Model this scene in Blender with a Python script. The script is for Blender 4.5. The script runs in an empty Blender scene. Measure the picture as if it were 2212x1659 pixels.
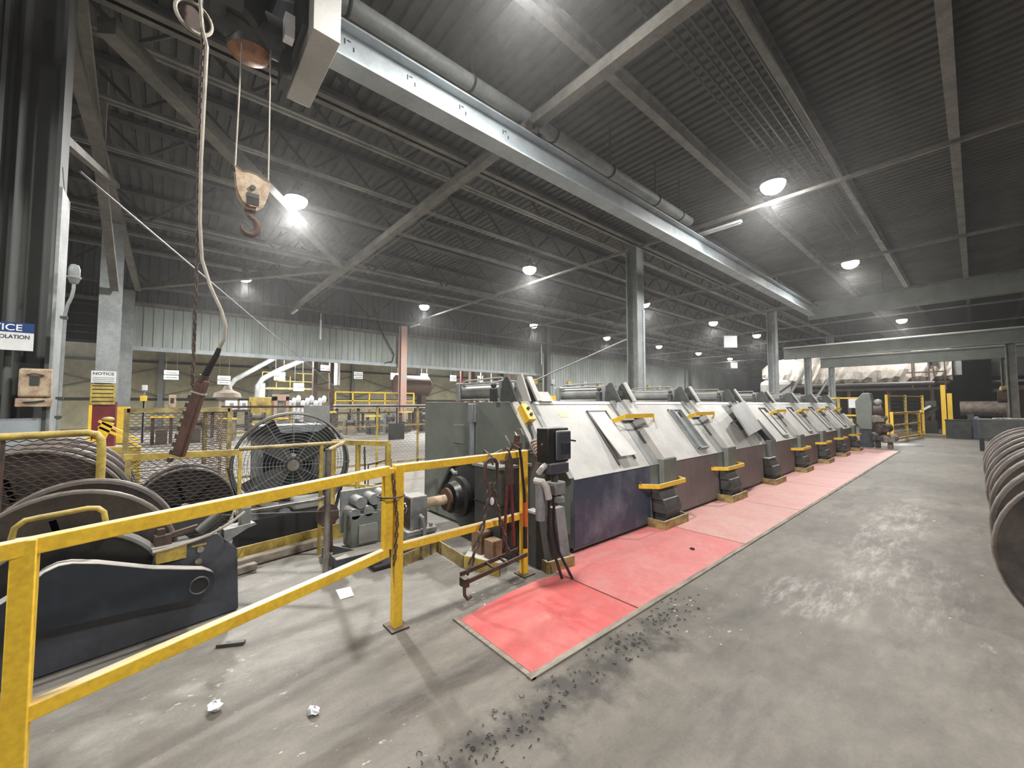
import bpy, bmesh, math, random
from mathutils import Vector, Matrix
random.seed(7)
sc = bpy.context.scene
COL = sc.collection
R = math.radians
# ------------------------------------------------------------------ camera, world, lamps, exposure
cam_d = bpy.data.cameras.new('camera'); cam = bpy.data.objects.new('camera', cam_d); COL.objects.link(cam)
cam.location = (0, 0, 1.46); cam.rotation_euler = (R(90 + 2.829), 0, R(49.383))
cam_d.sensor_width = 36; cam_d.lens = 36 * 860 / 2212; cam_d.clip_start = .05; cam_d.clip_end = 300
sc.camera = cam
W = bpy.data.worlds.new('world'); sc.world = W; W.use_nodes = True
W.node_tree.nodes['Background'].inputs[0].default_value = (.5, .55, .65, 1)
W.node_tree.nodes['Background'].inputs[1].default_value = .02
# thin haze added to the hall air so the lamps show a glow
vs_ = W.node_tree.nodes.new('ShaderNodeVolumeScatter'); vs_.inputs['Density'].default_value = .003; vs_.inputs['Anisotropy'].default_value = .78
W.node_tree.links.new(vs_.outputs[0], W.node_tree.nodes['World Output'].inputs['Volume'])
sc.cycles.max_bounces = 5; sc.cycles.diffuse_bounces = 3; sc.cycles.glossy_bounces = 2; sc.cycles.volume_bounces = 0; sc.cycles.adaptive_threshold = .1
sc.view_settings.view_transform = 'Standard'; sc.view_settings.look = 'None'
sc.view_settings.gamma = 1; sc.view_settings.use_curve_mapping = False
sc.view_settings.exposure = 0.72
# high-bay lamps, then the added fill lamps: (x, y, z, power)
LAMPS = [(-9.75, 2.0, 6, 1.75), (-17.0, 1.9, 6, .9), (-9.7, 9.1, 6, 1.0), (-16.7, 8.9, 6, .9), (-16.6, 15.9, 6, .9), (-9.7, 16.3, 6, 1),
         (-16.5, 22.8, 6, .9), (-16.3, 29.4, 6, 1), (-16.2, 36.1, 6, 1), (-9.5, 23.1, 6, 1), (-9.4, 29.6, 6, 1), (-16.1, 42.9, 6, 1),
         (-2.6, 9.4, 6, 1.0), (-2.5, 16.6, 6, .9), (-2.5, 23.6, 6, .8), (-2.5, 30.2, 6, .8), (-2.7, 2.6, 6, .85),
         (4.4, 2.4, 6, .85), (4.4, 9.3, 6, .25), (-2.7, -4.4, 6, .95), (4.4, -4.4, 6, .4)]  # this row: unseen fill lamps added to brighten the faces towards the aisle
LAMP_W = 620
def lamp_light(x, y, z, w):
    d = bpy.data.lights.new('lamp_light', 'SPOT'); d.energy = w * LAMP_W; d.color = (1, .985, .955)
    d.spot_size = R(174); d.spot_blend = .55; d.shadow_soft_size = .16
    o = bpy.data.objects.new('lamp_light', d); COL.objects.link(o); o.location = (x, y, z); return o
# ------------------------------------------------------------------ helpers
def s2l(c): return c / 12.92 if c <= .04045 else ((c + .055) / 1.055) ** 2.4
def rgb(r, g, b): return (s2l(r / 255), s2l(g / 255), s2l(b / 255), 1)
def V(*a): return Vector(a if len(a) > 1 else a[0])
class MB:
    """collects boxes, bars, tubes; build() links them as ONE mesh object"""
    def __init__(s): s.v = []; s.f = []; s.m = []; s.mi = 0
    def add(s, vs, fs):
        n = len(s.v); s.v += [tuple(p) for p in vs]
        for f in fs: s.f.append([n + i for i in f]); s.m.append(s.mi)
        return s
    def bx(s, x0, x1, y0, y1, z0, z1):
        return s.add([(x, y, z) for x in (x0, x1) for y in (y0, y1) for z in (z0, z1)],
                     [(0, 1, 3, 2), (4, 6, 7, 5), (0, 4, 5, 1), (2, 3, 7, 6), (0, 2, 6, 4), (1, 5, 7, 3)])
    def box(s, c, d, rz=0, M=None):
        m = M if M else Matrix.Rotation(rz, 3, 'Z'); c = V(c)
        vs = [c + m @ V(x * d[0] / 2, y * d[1] / 2, z * d[2] / 2) for x in (-1, 1) for y in (-1, 1) for z in (-1, 1)]
        return s.add(vs, [(0, 1, 3, 2), (4, 6, 7, 5), (0, 4, 5, 1), (2, 3, 7, 6), (0, 2, 6, 4), (1, 5, 7, 3)])
    def bar(s, p, q, w, h=None, up=(0, 0, 1)):
        h = w if h is None else h; p, q = V(p), V(q); d = (q - p).normalized(); u = V(up)
        if abs(d.dot(u)) > .98: u = V(1, 0, 0)
        a = d.cross(u).normalized(); b = a.cross(d)
        vs = [c + a * i * w / 2 + b * j * h / 2 for c in (p, q) for i in (-1, 1) for j in (-1, 1)]
        return s.add(vs, [(0, 1, 3, 2), (4, 6, 7, 5), (0, 4, 5, 1), (2, 3, 7, 6), (0, 2, 6, 4), (1, 5, 7, 3)])
    def ibeam(s, p, q, w, h, t=.02, up=(0, 0, 1)):
        p, q = V(p), V(q); d = (q - p).normalized(); u = V(up)
        if abs(d.dot(u)) > .98: u = V(1, 0, 0)
        a = d.cross(u).normalized(); b = a.cross(d)
        for o in (-1, 1): s.bar(p + b * o * (h - t) / 2, q + b * o * (h - t) / 2, w, t, up)
        return s.bar(p, q, t, h - 2 * t, up)
    def tube(s, pts, r, n=8, closed=False):
        P = [V(p) for p in pts]; N = len(P); rr = r if isinstance(r, (list, tuple)) else [r] * N
        T = []
        for i in range(N):
            if closed: t = P[(i + 1) % N] - P[i - 1]
            else: t = P[min(i + 1, N - 1)] - P[max(i - 1, 0)]
            T.append(t.normalized())
        u = T[0].orthogonal().normalized(); vs = []
        for i in range(N):
            u = (u - T[i] * u.dot(T[i])).normalized(); w = T[i].cross(u)
            for k in range(n):
                a = 2 * math.pi * k / n; vs.append(P[i] + (u * math.cos(a) + w * math.sin(a)) * rr[i])
        fs = []
        for i in range(N if closed else N - 1):
            j = (i + 1) % N
            for k in range(n):
                l = (k + 1) % n; fs.append((i * n + k, i * n + l, j * n + l, j * n + k))
        if not closed: fs += [tuple(range(n))[::-1], tuple((N - 1) * n + k for k in range(n))]
        return s.add(vs, fs)
    def cyl(s, p, q, r, n=16, r2=None): return s.tube([p, q], [r, r if r2 is None else r2], n)
    def lathe(s, prof, p=(0, 0, 0), ax=(0, 0, 1), n=32):
        p, ax = V(p), V(ax).normalized(); u = ax.orthogonal().normalized(); w = ax.cross(u); vs = []; m = len(prof)
        for k in range(n):
            a = 2 * math.pi * k / n; d = u * math.cos(a) + w * math.sin(a)
            for (r, h) in prof: vs.append(p + ax * h + d * max(r, 1e-4))
        fs = []
        for k in range(n):
            l = (k + 1) % n
            for i in range(m - 1): fs.append((k * m + i, k * m + i + 1, l * m + i + 1, l * m + i))
        return s.add(vs, fs)
    def prism(s, poly, d):
        n = len(poly); d = V(d); P = [V(p) for p in poly]
        return s.add(P + [p + d for p in P], [tuple(range(n)), tuple(range(2 * n - 1, n - 1, -1))] + [(i, (i + 1) % n, n + (i + 1) % n, n + i) for i in range(n)])
    def xz(s, poly, y0, y1): return s.prism([(x, y0, z) for x, z in poly], (0, y1 - y0, 0))
    def yz(s, poly, x0, x1): return s.prism([(x0, y, z) for y, z in poly], (x1 - x0, 0, 0))
    def ring(s, c, ax, R_, r, n=24, m=8):
        ax = V(ax).normalized(); u = ax.orthogonal().normalized(); w = ax.cross(u); c = V(c)
        return s.tube([c + (u * math.cos(2 * math.pi * k / n) + w * math.sin(2 * math.pi * k / n)) * R_ for k in range(n)], r, m, True)
    def sph(s, c, r, n=12, sc_=(1, 1, 1)):
        c = V(c); vs = []; h = n // 2
        for i in range(h + 1):
            t = math.pi * i / h
            for k in range(n):
                a = 2 * math.pi * k / n; vs.append((c.x + r * sc_[0] * math.sin(t) * math.cos(a), c.y + r * sc_[1] * math.sin(t) * math.sin(a), c.z + r * sc_[2] * math.cos(t)))
        return s.add(vs, [(i * n + k, i * n + (k + 1) % n, (i + 1) * n + (k + 1) % n, (i + 1) * n + k) for i in range(h) for k in range(n)])
    def chain(s, pts, L=.06, r=.006, wd=.55):
        P = [V(p) for p in pts]; acc = 0; out = []
        for a, b in zip(P, P[1:]):
            l = (b - a).length; d = (b - a) / l; t = acc
            while t < l: out.append((a + d * t, d)); t += L * .78
            acc = t - l
        for i, (c, d) in enumerate(out):
            u = d.orthogonal().normalized(); w = d.cross(u); e = (u if i % 2 else w); hw = L * wd / 2 - r; hl = L / 2 - r - hw
            s.tube([c + e * x + d * y for x, y in [(hw, -hl), (hw, hl), (hw * .7, hl + hw * .7), (0, hl + hw), (-hw * .7, hl + hw * .7), (-hw, hl), (-hw, -hl), (-hw * .7, -hl - hw * .7), (0, -hl - hw), (hw * .7, -hl - hw * .7)]], r, 5, True)
        return s
    def mesh_net(s, o, u, v, lu, lv, du=.075, dv=.034, w=.006, t=.004):
        """expanded-metal panel: zig-zag strands"""
        o, u, v = V(o), V(u).normalized(), V(v).normalized(); n = u.cross(v)
        nr = int(lv / dv); nc = int(lu / du)
        for r_ in range(nr + 1):
            for c_ in range(2 * nc):
                sgn = 1 if (c_ + r_) % 2 else 0
                a = o + u * (c_ * du / 2) + v * min(lv, (r_ + (0 if sgn else .5)) * dv)
                b = o + u * ((c_ + 1) * du / 2) + v * min(lv, (r_ + (.5 if sgn else 0)) * dv)
                if (b - a).length > .004: s.bar(a, b, w, t, n)
        return s
    def build(s, name, mat, parent=None, bevel=0, seg=2, world=False, smooth=True):
        vs = [V(p) for p in s.v]; org = V(0, 0, 0)
        if parent is None:
            xs = [p.x for p in vs]; ys = [p.y for p in vs]; zs = [p.z for p in vs]
            org = V((min(xs) + max(xs)) / 2, (min(ys) + max(ys)) / 2, min(zs))
        elif world:
            p = parent; org = V(0, 0, 0)
            while p: org += p.location; p = p.parent
        me = bpy.data.meshes.new(name); me.from_pydata([tuple(p - org) for p in vs], [], s.f)
        for mm in (mat if isinstance(mat, (list, tuple)) else [mat]): me.materials.append(mm)
        for p, i in zip(me.polygons, s.m): p.material_index = i
        bm = bmesh.new(); bm.from_mesh(me); bmesh.ops.recalc_face_normals(bm, faces=bm.faces); bm.to_mesh(me); bm.free()
        if smooth:
            me.polygons.foreach_set('use_smooth', [True] * len(me.polygons)); me.set_sharp_from_angle(angle=R(38))
        o = bpy.data.objects.new(name, me); COL.objects.link(o)
        if parent: o.parent = parent
        else: o.location = org
        if bevel:
            b = o.modifiers.new('bevel', 'BEVEL'); b.width = bevel; b.segments = seg; b.limit_method = 'ANGLE'; b.angle_limit = R(40)
        return o
def tag(o, label, cat, group=None, kind=None):
    if label: o['label'] = label
    if cat: o['category'] = cat
    if group: o['group'] = group
    if kind: o['kind'] = kind
    return o
def thing(name, label, cat, loc=(0, 0, 0), rz=0, group=None):
    o = bpy.data.objects.new(name, None); COL.objects.link(o); o.location = loc; o.rotation_euler = (0, 0, rz); o.empty_display_size = .1
    return tag(o, label, cat, group)
def struct(name, mb, mat, **k):
    o = mb.build(name, mat, **k); o['kind'] = 'structure'; return o
def copy_tree(o, parent=None, label=None):
    c = o.copy(); COL.objects.link(c)
    if parent: c.parent = parent
    if label: c['label'] = label
    for ch in list(o.children): copy_tree(ch, c)
    return c
# ------------------------------------------------------------------ materials
def nd(nt, t, **k):
    n = nt.nodes.new(t)
    for a, b in k.items():
        if a.startswith('i_'): n.inputs[int(a[2:])].default_value = b
        else: setattr(n, a, b)
    return n
def paint(name, c, c2=None, sc_=3., rough=.55, metal=0., lo=.4, hi=.62, dust=None, du=.35, fine=.12, bump=.0, stretch=None, emit=0):
    """painted / dirty surface: base colour c, worn patches of c2, optional settled dust on upward faces"""
    m = bpy.data.materials.new(name); m.use_nodes = True; nt = m.node_tree; L = nt.links
    b = nt.nodes['Principled BSDF']; b.inputs['Roughness'].default_value = rough; b.inputs['Metallic'].default_value = metal
    tc = nd(nt, 'ShaderNodeTexCoord'); mp = nd(nt, 'ShaderNodeMapping'); L.new(tc.outputs['Object'], mp.inputs[0])
    if stretch: mp.inputs[3].default_value = stretch
    n1 = nd(nt, 'ShaderNodeTexNoise'); n1.inputs['Scale'].default_value = sc_; n1.inputs['Detail'].default_value = 6; n1.inputs['Roughness'].default_value = .65
    L.new(mp.outputs[0], n1.inputs['Vector'])
    r1 = nd(nt, 'ShaderNodeValToRGB'); r1.color_ramp.elements[0].position = lo; r1.color_ramp.elements[1].position = hi
    r1.color_ramp.elements[0].color = c; r1.color_ramp.elements[1].color = c2 if c2 else c
    L.new(n1.outputs['Fac'], r1.inputs[0]); out = r1.outputs[0]
    n2 = nd(nt, 'ShaderNodeTexNoise'); n2.inputs['Scale'].default_value = sc_ * 9; n2.inputs['Detail'].default_value = 4; L.new(mp.outputs[0], n2.inputs['Vector'])
    mr = nd(nt, 'ShaderNodeMapRange'); mr.inputs[1].default_value = .3; mr.inputs[2].default_value = .7; mr.inputs[3].default_value = 1 - fine; mr.inputs[4].default_value = 1 + fine
    L.new(n2.outputs['Fac'], mr.inputs[0])
    mx = nd(nt, 'ShaderNodeMix', data_type='RGBA', blend_type='MULTIPLY'); mx.inputs[0].default_value = 1
    L.new(out, mx.inputs[6]); L.new(mr.outputs[0], mx.inputs[7]); out = mx.outputs[2]
    if dust:
        g = nd(nt, 'ShaderNodeNewGeometry'); sp = nd(nt, 'ShaderNodeSeparateXYZ'); L.new(g.outputs['Normal'], sp.inputs[0])
        mr2 = nd(nt, 'ShaderNodeMapRange'); mr2.inputs[1].default_value = .35; mr2.inputs[2].default_value = .95; mr2.inputs[3].default_value = 0; mr2.inputs[4].default_value = du
        L.new(sp.outputs[2], mr2.inputs[0]); mm = nd(nt, 'ShaderNodeMath', operation='MULTIPLY'); L.new(mr2.outputs[0], mm.inputs[0])
        mr3 = nd(nt, 'ShaderNodeMapRange'); mr3.inputs[1].default_value = .3; mr3.inputs[2].default_value = .65; L.new(n1.outputs['Fac'], mr3.inputs[0]); mr3.inputs[3].default_value = .45
        L.new(mr3.outputs[0], mm.inputs[1])
        m2 = nd(nt, 'ShaderNodeMix', data_type='RGBA'); L.new(mm.outputs[0], m2.inputs[0]); L.new(out, m2.inputs[6]); m2.inputs[7].default_value = dust; out = m2.outputs[2]
    L.new(out, b.inputs['Base Color'])
    if bump:
        bp = nd(nt, 'ShaderNodeBump'); bp.inputs['Strength'].default_value = bump; bp.inputs['Distance'].default_value = .01; L.new(n2.outputs['Fac'], bp.inputs['Height']); L.new(bp.outputs[0], b.inputs['Normal'])
    if emit:
        b.inputs['Emission Color'].default_value = (1, .97, .92, 1); b.inputs['Emission Strength'].default_value = emit
    return m
DUST = rgb(205, 196, 182)
M = {}
M['yellow'] = paint('yellow_paint', rgb(246, 202, 60), rgb(226, 176, 50), 5, .45, lo=.5, hi=.75, dust=rgb(228, 220, 200), du=.85)
M['old_yellow'] = paint('faded_yellow_paint', rgb(196, 172, 84), rgb(150, 128, 62), 5, .55, dust=DUST, du=.4)
M['tan_yellow'] = paint('dirty_yellow_steel', rgb(178, 160, 105), rgb(120, 104, 68), 6, .6, dust=DUST, du=.4)
M['hood'] = paint('light_grey_hood_paint', rgb(188, 186, 181), rgb(172, 170, 165), 2.5, .5, fine=.04)
M['hood2'] = paint('grey_cover_paint', rgb(150, 151, 148), rgb(132, 133, 131), 3, .5, fine=.05)
M['bluegrey'] = paint('scuffed_blue_grey_panel', rgb(62, 74, 94), rgb(112, 122, 136), 2.2, .42, lo=.47, hi=.72)
M['taupe'] = paint('taupe_grey_panel', rgb(124, 116, 114), rgb(108, 101, 101), 1.6, .5, fine=.05)
M['greygreen'] = paint('grey_green_steel', rgb(120, 126, 119), rgb(104, 110, 104), 1.5, .5, dust=DUST, du=.3, fine=.05)
M['midgrey'] = paint('grey_machine_paint', rgb(132, 136, 138), rgb(110, 114, 115), 4, .5, dust=DUST, du=.45)
M['cylgrey'] = paint('dusty_cylinder_paint', rgb(142, 144, 142), rgb(118, 120, 120), 4, .5, dust=rgb(190, 186, 174), du=.6)
M['darkgrey'] = paint('dark_grey_steel', rgb(74, 76, 74), rgb(56, 57, 57), 4, .5, dust=DUST, du=.3)
M['black'] = paint('black_greasy_steel', rgb(40, 40, 40), rgb(28, 28, 30), 5, .4, dust=rgb(120, 112, 104), du=.35)
M['navy'] = paint('dark_blue_steel', rgb(38, 44, 54), rgb(62, 68, 78), 3, .4, lo=.5, hi=.75, dust=rgb(226, 220, 210), du=1.3)
M['navy2'] = paint('dark_blue_grey_steel', rgb(72, 76, 86), rgb(58, 61, 68), 3, .45, dust=DUST, du=.6)
M['rust'] = paint('brown_rusty_steel', rgb(96, 70, 58), rgb(68, 50, 44), 8, .75, dust=rgb(150, 125, 105), du=.3)
M['rustdark'] = paint('dark_rusted_steel', rgb(84, 66, 58), rgb(58, 48, 44), 10, .7, dust=rgb(160, 145, 130), du=.5)
M['spool'] = paint('brown_grey_spool_steel', rgb(80, 72, 67), rgb(58, 52, 49), 5, .55, dust=rgb(170, 158, 146), du=.35)
M['spoolrim'] = paint('worn_spool_rim', rgb(126, 116, 106), rgb(92, 83, 77), 7, .5)
M['beamblue'] = paint('blue_grey_beam_paint', rgb(166, 174, 178), rgb(146, 154, 158), 2, .5, fine=.05)
M['roofsteel'] = paint('dusty_roof_steel', rgb(122, 119, 112), rgb(98, 95, 90), 2, .7)
M['roofdark'] = paint('dark_roof_steel', rgb(70, 69, 67), rgb(56, 55, 54), 2, .75)
M['colsteel'] = paint('grey_column_paint', rgb(150, 154, 154), rgb(126, 130, 130), 2.5, .55, fine=.1)
M['deck'] = paint('dusty_roof_deck', rgb(78, 77, 73), rgb(64, 63, 60), .8, .8)
M['siding'] = paint('grey_green_siding', rgb(158, 165, 164), rgb(134, 142, 134), .5, .6, stretch=(1, 1, .25))
M['sidingdark'] = paint('dark_siding', rgb(92, 94, 92), rgb(76, 78, 77), .5, .7, stretch=(1, 1, .25))
M['farwall'] = paint('beige_panel_wall', rgb(204, 198, 166), rgb(176, 170, 140), .5, .8)
M['white'] = paint('white_sheet', rgb(238, 240, 244), rgb(222, 224, 228), 4, .5, fine=.03)
M['signwhite'] = paint('white_sign_face', rgb(226, 228, 226), rgb(214, 216, 214), 4, .5, fine=.03)
M['signblue'] = paint('blue_sign_band', rgb(24, 58, 112), None, 4, .5, fine=.03)
M['ink'] = paint('black_ink', rgb(40, 40, 46), None, 4, .6)
M['maroon'] = paint('maroon_paint', rgb(112, 34, 38), rgb(92, 28, 32), 4, .5)
M['red'] = paint('red_handle_paint', rgb(124, 52, 52), rgb(92, 42, 42), 8, .5)
M['orange'] = paint('orange_grip', rgb(204, 92, 40), None, 8, .5)
M['pinkcol'] = paint('flaking_pink_column', rgb(196, 150, 136), rgb(168, 160, 152), 3, .7)
M['wood'] = paint('grey_weathered_wood', rgb(150, 140, 128), rgb(116, 106, 96), 4, .8, stretch=(6, 1, 6))
M['card'] = paint('brown_box_card', rgb(140, 112, 88), rgb(112, 90, 72), 5, .8)
M['cable'] = paint('pale_cable', rgb(176, 168, 154), rgb(150, 142, 130), 6, .6)
M['rubber'] = paint('black_rubber', rgb(34, 34, 36), rgb(26, 26, 28), 6, .55)
M['steel'] = paint('bare_steel', rgb(168, 164, 158), rgb(134, 128, 122), 9, .35, .7)
M['foil'] = paint('white_insulation_blanket', rgb(206, 200, 190), rgb(160, 152, 142), 1.2, .45, lo=.35, hi=.7, bump=.4)
M['copper'] = paint('copper_bowl', rgb(176, 118, 78), rgb(120, 90, 70), 5, .4, .3)
M['putty'] = paint('putty_block_paint', rgb(196, 176, 148), rgb(150, 126, 104), 9, .65)
M['lens'] = paint('lamp_lens', (1, 1, 1, 1), None, 4, .4, fine=0, emit=60)
# ------------------------------------------------------------------ the building shell
def floor_material():
    m = bpy.data.materials.new('stained_concrete'); m.use_nodes = True; nt = m.node_tree; L = nt.links
    b = nt.nodes['Principled BSDF']; b.inputs['Roughness'].default_value = .62
    g = nd(nt, 'ShaderNodeNewGeometry')
    def noise(s, det=6, st=(1, 1, 1), rot=0, ro=.6):
        mp = nd(nt, 'ShaderNodeMapping'); mp.inputs[3].default_value = st; mp.inputs[2].default_value = (0, 0, rot); L.new(g.outputs['Position'], mp.inputs[0])
        n = nd(nt, 'ShaderNodeTexNoise'); n.inputs['Scale'].default_value = s; n.inputs['Detail'].default_value = det; n.inputs['Roughness'].default_value = ro
        L.new(mp.outputs[0], n.inputs['Vector']); return n.outputs['Fac']
    def mr(x, a, b_, c=0., d=1., smooth=True):
        n = nd(nt, 'ShaderNodeMapRange'); n.interpolation_type = 'SMOOTHSTEP' if smooth else 'LINEAR'
        n.inputs[1].default_value = a; n.inputs[2].default_value = b_; n.inputs[3].default_value = c; n.inputs[4].default_value = d; L.new(x, n.inputs[0]); return n.outputs[0]
    def mix(f, a, c, bt='MIX'):
        n = nd(nt, 'ShaderNodeMix', data_type='RGBA', blend_type=bt)
        if isinstance(f, float): n.inputs[0].default_value = f
        else: L.new(f, n.inputs[0])
        if isinstance(a, tuple): n.inputs[6].default_value = a
        else: L.new(a, n.inputs[6])
        if isinstance(c, tuple): n.inputs[7].default_value = c
        else: L.new(c, n.inputs[7])
        return n.outputs[2]
    def mth(op, a, c=None):
        n = nd(nt, 'ShaderNodeMath', operation=op)
        for i, q in enumerate((a, c)):
            if q is None: continue
            if isinstance(q, (int, float)): n.inputs[i].default_value = q
            else: L.new(q, n.inputs[i])
        return n.outputs[0]
    sp = nd(nt, 'ShaderNodeSeparateXYZ'); L.new(g.outputs['Position'], sp.inputs[0]); X, Y = sp.outputs[0], sp.outputs[1]
    col = mix(mr(noise(.55), .35, .65), rgb(100, 94, 86), rgb(122, 116, 107))
    col = mix(mr(noise(2.2, 8, (1.3, .35, 1), -.5), .5, .72), col, rgb(84, 79, 74))            # dark scuffs
    col = mix(mr(noise(1.5, 9, (1.5, .6, 1), -.4, .75), .6, .76), col, rgb(160, 156, 149))       # spilled white powder
    # dusty pale slab behind the rail
    side = mth('MULTIPLY', mr(mth('ADD', X, mr(noise(2), .2, .8, -.25, .25)), -2.25, -2.75), mr(Y, 5, 3.2))
    col = mix(mth('MULTIPLY', side, .75), col, rgb(146, 142, 135))
    # oily wheel track along the red plates
    d = mth('ABSOLUTE', mth('ADD', mth('ADD', X, 1.40), mr(noise(3.2, 5), .2, .8, -.17, .17)))
    tr = mth('MULTIPLY', mr(d, .19, .03), mth('MULTIPLY', mr(Y, -2, -.5), mr(Y, 3.6, 2.2)))
    dm = mr(noise(5.5, 8, (1.5, .7, 1), -.5, .7), .35, .7, .82, 1.12); col = mix(1., col, dm, 'MULTIPLY')
    tr = mth('MULTIPLY', tr, mr(noise(7, 6), .34, .55, .35, 1))
    col = mix(mth('MULTIPLY', tr, .85), col, rgb(58, 54, 50))
    def blot(x, y, rx, ry, amt):
        a = mth('MULTIPLY', mth('ADD', X, -x), 1 / rx); c_ = mth('MULTIPLY', mth('ADD', Y, -y), 1 / ry)
        r2 = mth('ADD', mth('MULTIPLY', a, a), mth('MULTIPLY', c_, c_))
        return mth('MULTIPLY', mth('MULTIPLY', mr(r2, 1, .1), mr(noise(5, 9, (2.4, .5, 1), -.15, .75), .44, .70)), amt)
    for q in ((-.70, 6.4, .35, 3.2, .4), (-.9, 3.7, .4, .6, .4), (-.3, 4.6, .35, 1.2, .25)): col = mix(blot(*q), col, rgb(206, 203, 197))
    for q in ((.1, 3.4, .8, .4, .4), (-.5, 1.9, .5, .3, .25), (.0, 5.6, .4, .8, .35)): col = mix(blot(*q), col, rgb(74, 70, 66))
    sp1 = mr(noise(24, 5, (1.6, .6, 1), -.5), .64, .72); col = mix(mth('MULTIPLY', sp1, .6), col, rgb(78, 74, 70))
    sp2 = mr(mth('MULTIPLY', noise(21, 4, (1.6, .7, 1), -.5), mr(noise(.9), .35, .7, .72, 1.08)), .63, .70); col = mix(mth('MULTIPLY', sp2, .6), col, rgb(214, 210, 204))
    fine = mr(noise(60, 4), .3, .7, .9, 1.08, False); col = mix(1., col, fine, 'MULTIPLY')
    L.new(col, b.inputs['Base Color'])
    bp = nd(nt, 'ShaderNodeBump'); bp.inputs['Strength'].default_value = .25; bp.inputs['Distance'].default_value = .01; L.new(noise(14, 8), bp.inputs['Height']); L.new(bp.outputs[0], b.inputs['Normal'])
    return m
struct('floor', MB().bx(-36, 12, -10, 66, -.2, 0), floor_material(), smooth=False)
def corr_y(x, y0, y1, z0, z1, pitch, dep, t=.002):      # siding: vertical ribs on a plane x = const
    mb = MB(); ys = []; y = y0
    while y < y1: ys += [(y, 0), (y + pitch * .62, 0), (y + pitch * .7, dep), (y + pitch * .92, dep)]; y += pitch
    vs = []
    for yy, o in ys: vs += [(x + o, yy, z0), (x + o, yy, z1)]
    return mb.add(vs, [(2 * i, 2 * i + 2, 2 * i + 3, 2 * i + 1) for i in range(len(ys) - 1)])
def deck():
    mb = MB(); y = -10; ys = []; p = .22
    while y < 66: ys += [(y, 0), (y + p * .5, 0), (y + p * .62, .05), (y + p * .88, .05)]; y += p
    vs = []
    for yy, o in ys: vs += [(-21.2, yy, 7.4 + o), (12, yy, 7.4 + o)]
    return mb.add(vs, [(2 * i, 2 * i + 2, 2 * i + 3, 2 * i + 1) for i in range(len(ys) - 1)])
struct('ceiling', deck(), M['deck'], smooth=False)
struct('ceiling_side_bay', MB().bx(-36, -21.2, -10, 66, 6.2, 6.35), M['roofdark'])
struct('wall_right', MB().bx(11.8, 12, -10, 66, 0, 7.5), M['sidingdark'])
struct('wall_front', MB().bx(-36, 12, -10.2, -10, 0, 7.5), M['sidingdark'])
struct('wall_back', MB().bx(-36, 12, 66, 66.2, 0, 7.5), M['sidingdark'])
struct('wall_left_far', MB().bx(-34.2, -34, -10, 66, 0, 6.2), M['farwall'])
struct('wall_left_lower_siding', corr_y(-21.1, -1.4, 20.7, 3.62, 5.3, .3, .04), M['siding'], smooth=False)
struct('wall_left_full_siding', corr_y(-21.1, 21.1, 54, .0, 5.3, .3, .04), M['siding'], smooth=False)
struct('wall_left_upper_siding', corr_y(-21.15, -10, 56, 5.3, 7.4, .3, .04), M['sidingdark'], smooth=False)
struct('wall_left_dark_panel', MB().bx(-21.2, -21.1, -10, -1.5, 3.7, 5.3), M['black'])
for i, (z, h) in enumerate(((5.34, .14), (3.6, .16))):
    t = MB(); t.bx(-21.15, -20.95, -1.4 if i else -10, 20.8 if i else 54, z - h / 2, z + h / 2)
    struct('trim_%d' % (i + 1), t, M['beamblue'] if i else M['roofsteel'])
for i, z in enumerate((3.75, 4.05, 4.3, 4.75, 5.1)):
    struct('trim_%d' % (i + 3), MB().bx(-21.1, -21.02, -8, -1.5, z - .03, z + .03), M['roofdark'])
# far bay wall frame: girts and cross braces
struct('trim_8', MB().bar((-33.9, -10, 1.75), (-33.9, 60, 1.75), .1, .14).bar((-33.9, -10, 4.1), (-33.9, 60, 4.1), .1, .14), M['roofdark'])
for k in range(6):
    y = -6.5 + 6 * k
    o = thing('braced_bay_post', ('grey wall post with crossed braces on the beige wall beyond the side bay'), 'post', (-33.8, y, 0), 0, 'braced posts of the far beige wall')
    MB().ibeam((0, 0, 0), (0, 0, 6.19), .25, .25).build('post', M['colsteel'], o)
    for a, b in (((.1, .2, 2.0), (.1, 5.8, 3.7)), ((.1, 5.8, 2.0), (.1, .2, 3.7))): MB().bar(a, b, .06).build('brace', M['roofsteel'], o)
# ------------------------------------------------------------------ lamps
def high_bay(x, y, z, w, label, group):
    o = thing('high_bay_lamp', label, 'lamp', (x, y, z), 0, group)
    MB().lathe([(0, .36), (.09, .36), (.1, .2), (.2, .14), (.235, .05), (.235, .03), (.2, .03), (.2, .05), (0, .06)], n=24).build('housing', M['darkgrey'], o)
    MB().lathe([(0, -.16), (.1, -.145), (.17, -.10), (.215, -.03), (.22, .045), (0, .045)], n=24).build('lens', M['lens'], o)  # dome made wide so its shape takes in the lamp's glare
    MB().cyl((0, 0, .35), (0, 0, 1.38), .012, 6).build('hanger_rod', M['roofdark'], o)
    return o
LL = ['bright high-bay lamp beside the hanging hook block', 'bright high-bay lamp at the left end, on the diagonal brace below the hook',
      'bright high-bay lamp left of the tall column, on the near cross pipe', 'high-bay lamp above the pink column by the side wall',
      'high-bay lamp on the second cross pipe, left above the first hinged cylinder', 'high-bay lamp just right of the tall grey column',
      'high-bay lamp in the side row, next beyond the brace of the tall column', 'high-bay lamp in the side row over the full-height siding',
      'small high-bay lamp far down the side row, nearer of the last two', 'high-bay lamp left above the hanging white square sign', 'high-bay lamp between the white square sign and the second column',
      'small high-bay lamp farthest down the side row', 'largest bright high-bay lamp over the aisle', 'second high-bay lamp over the aisle',
      'third high-bay lamp over the aisle', 'fourth and farthest high-bay lamp over the aisle', 'high-bay lamp above the frame top over the near aisle']
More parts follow.
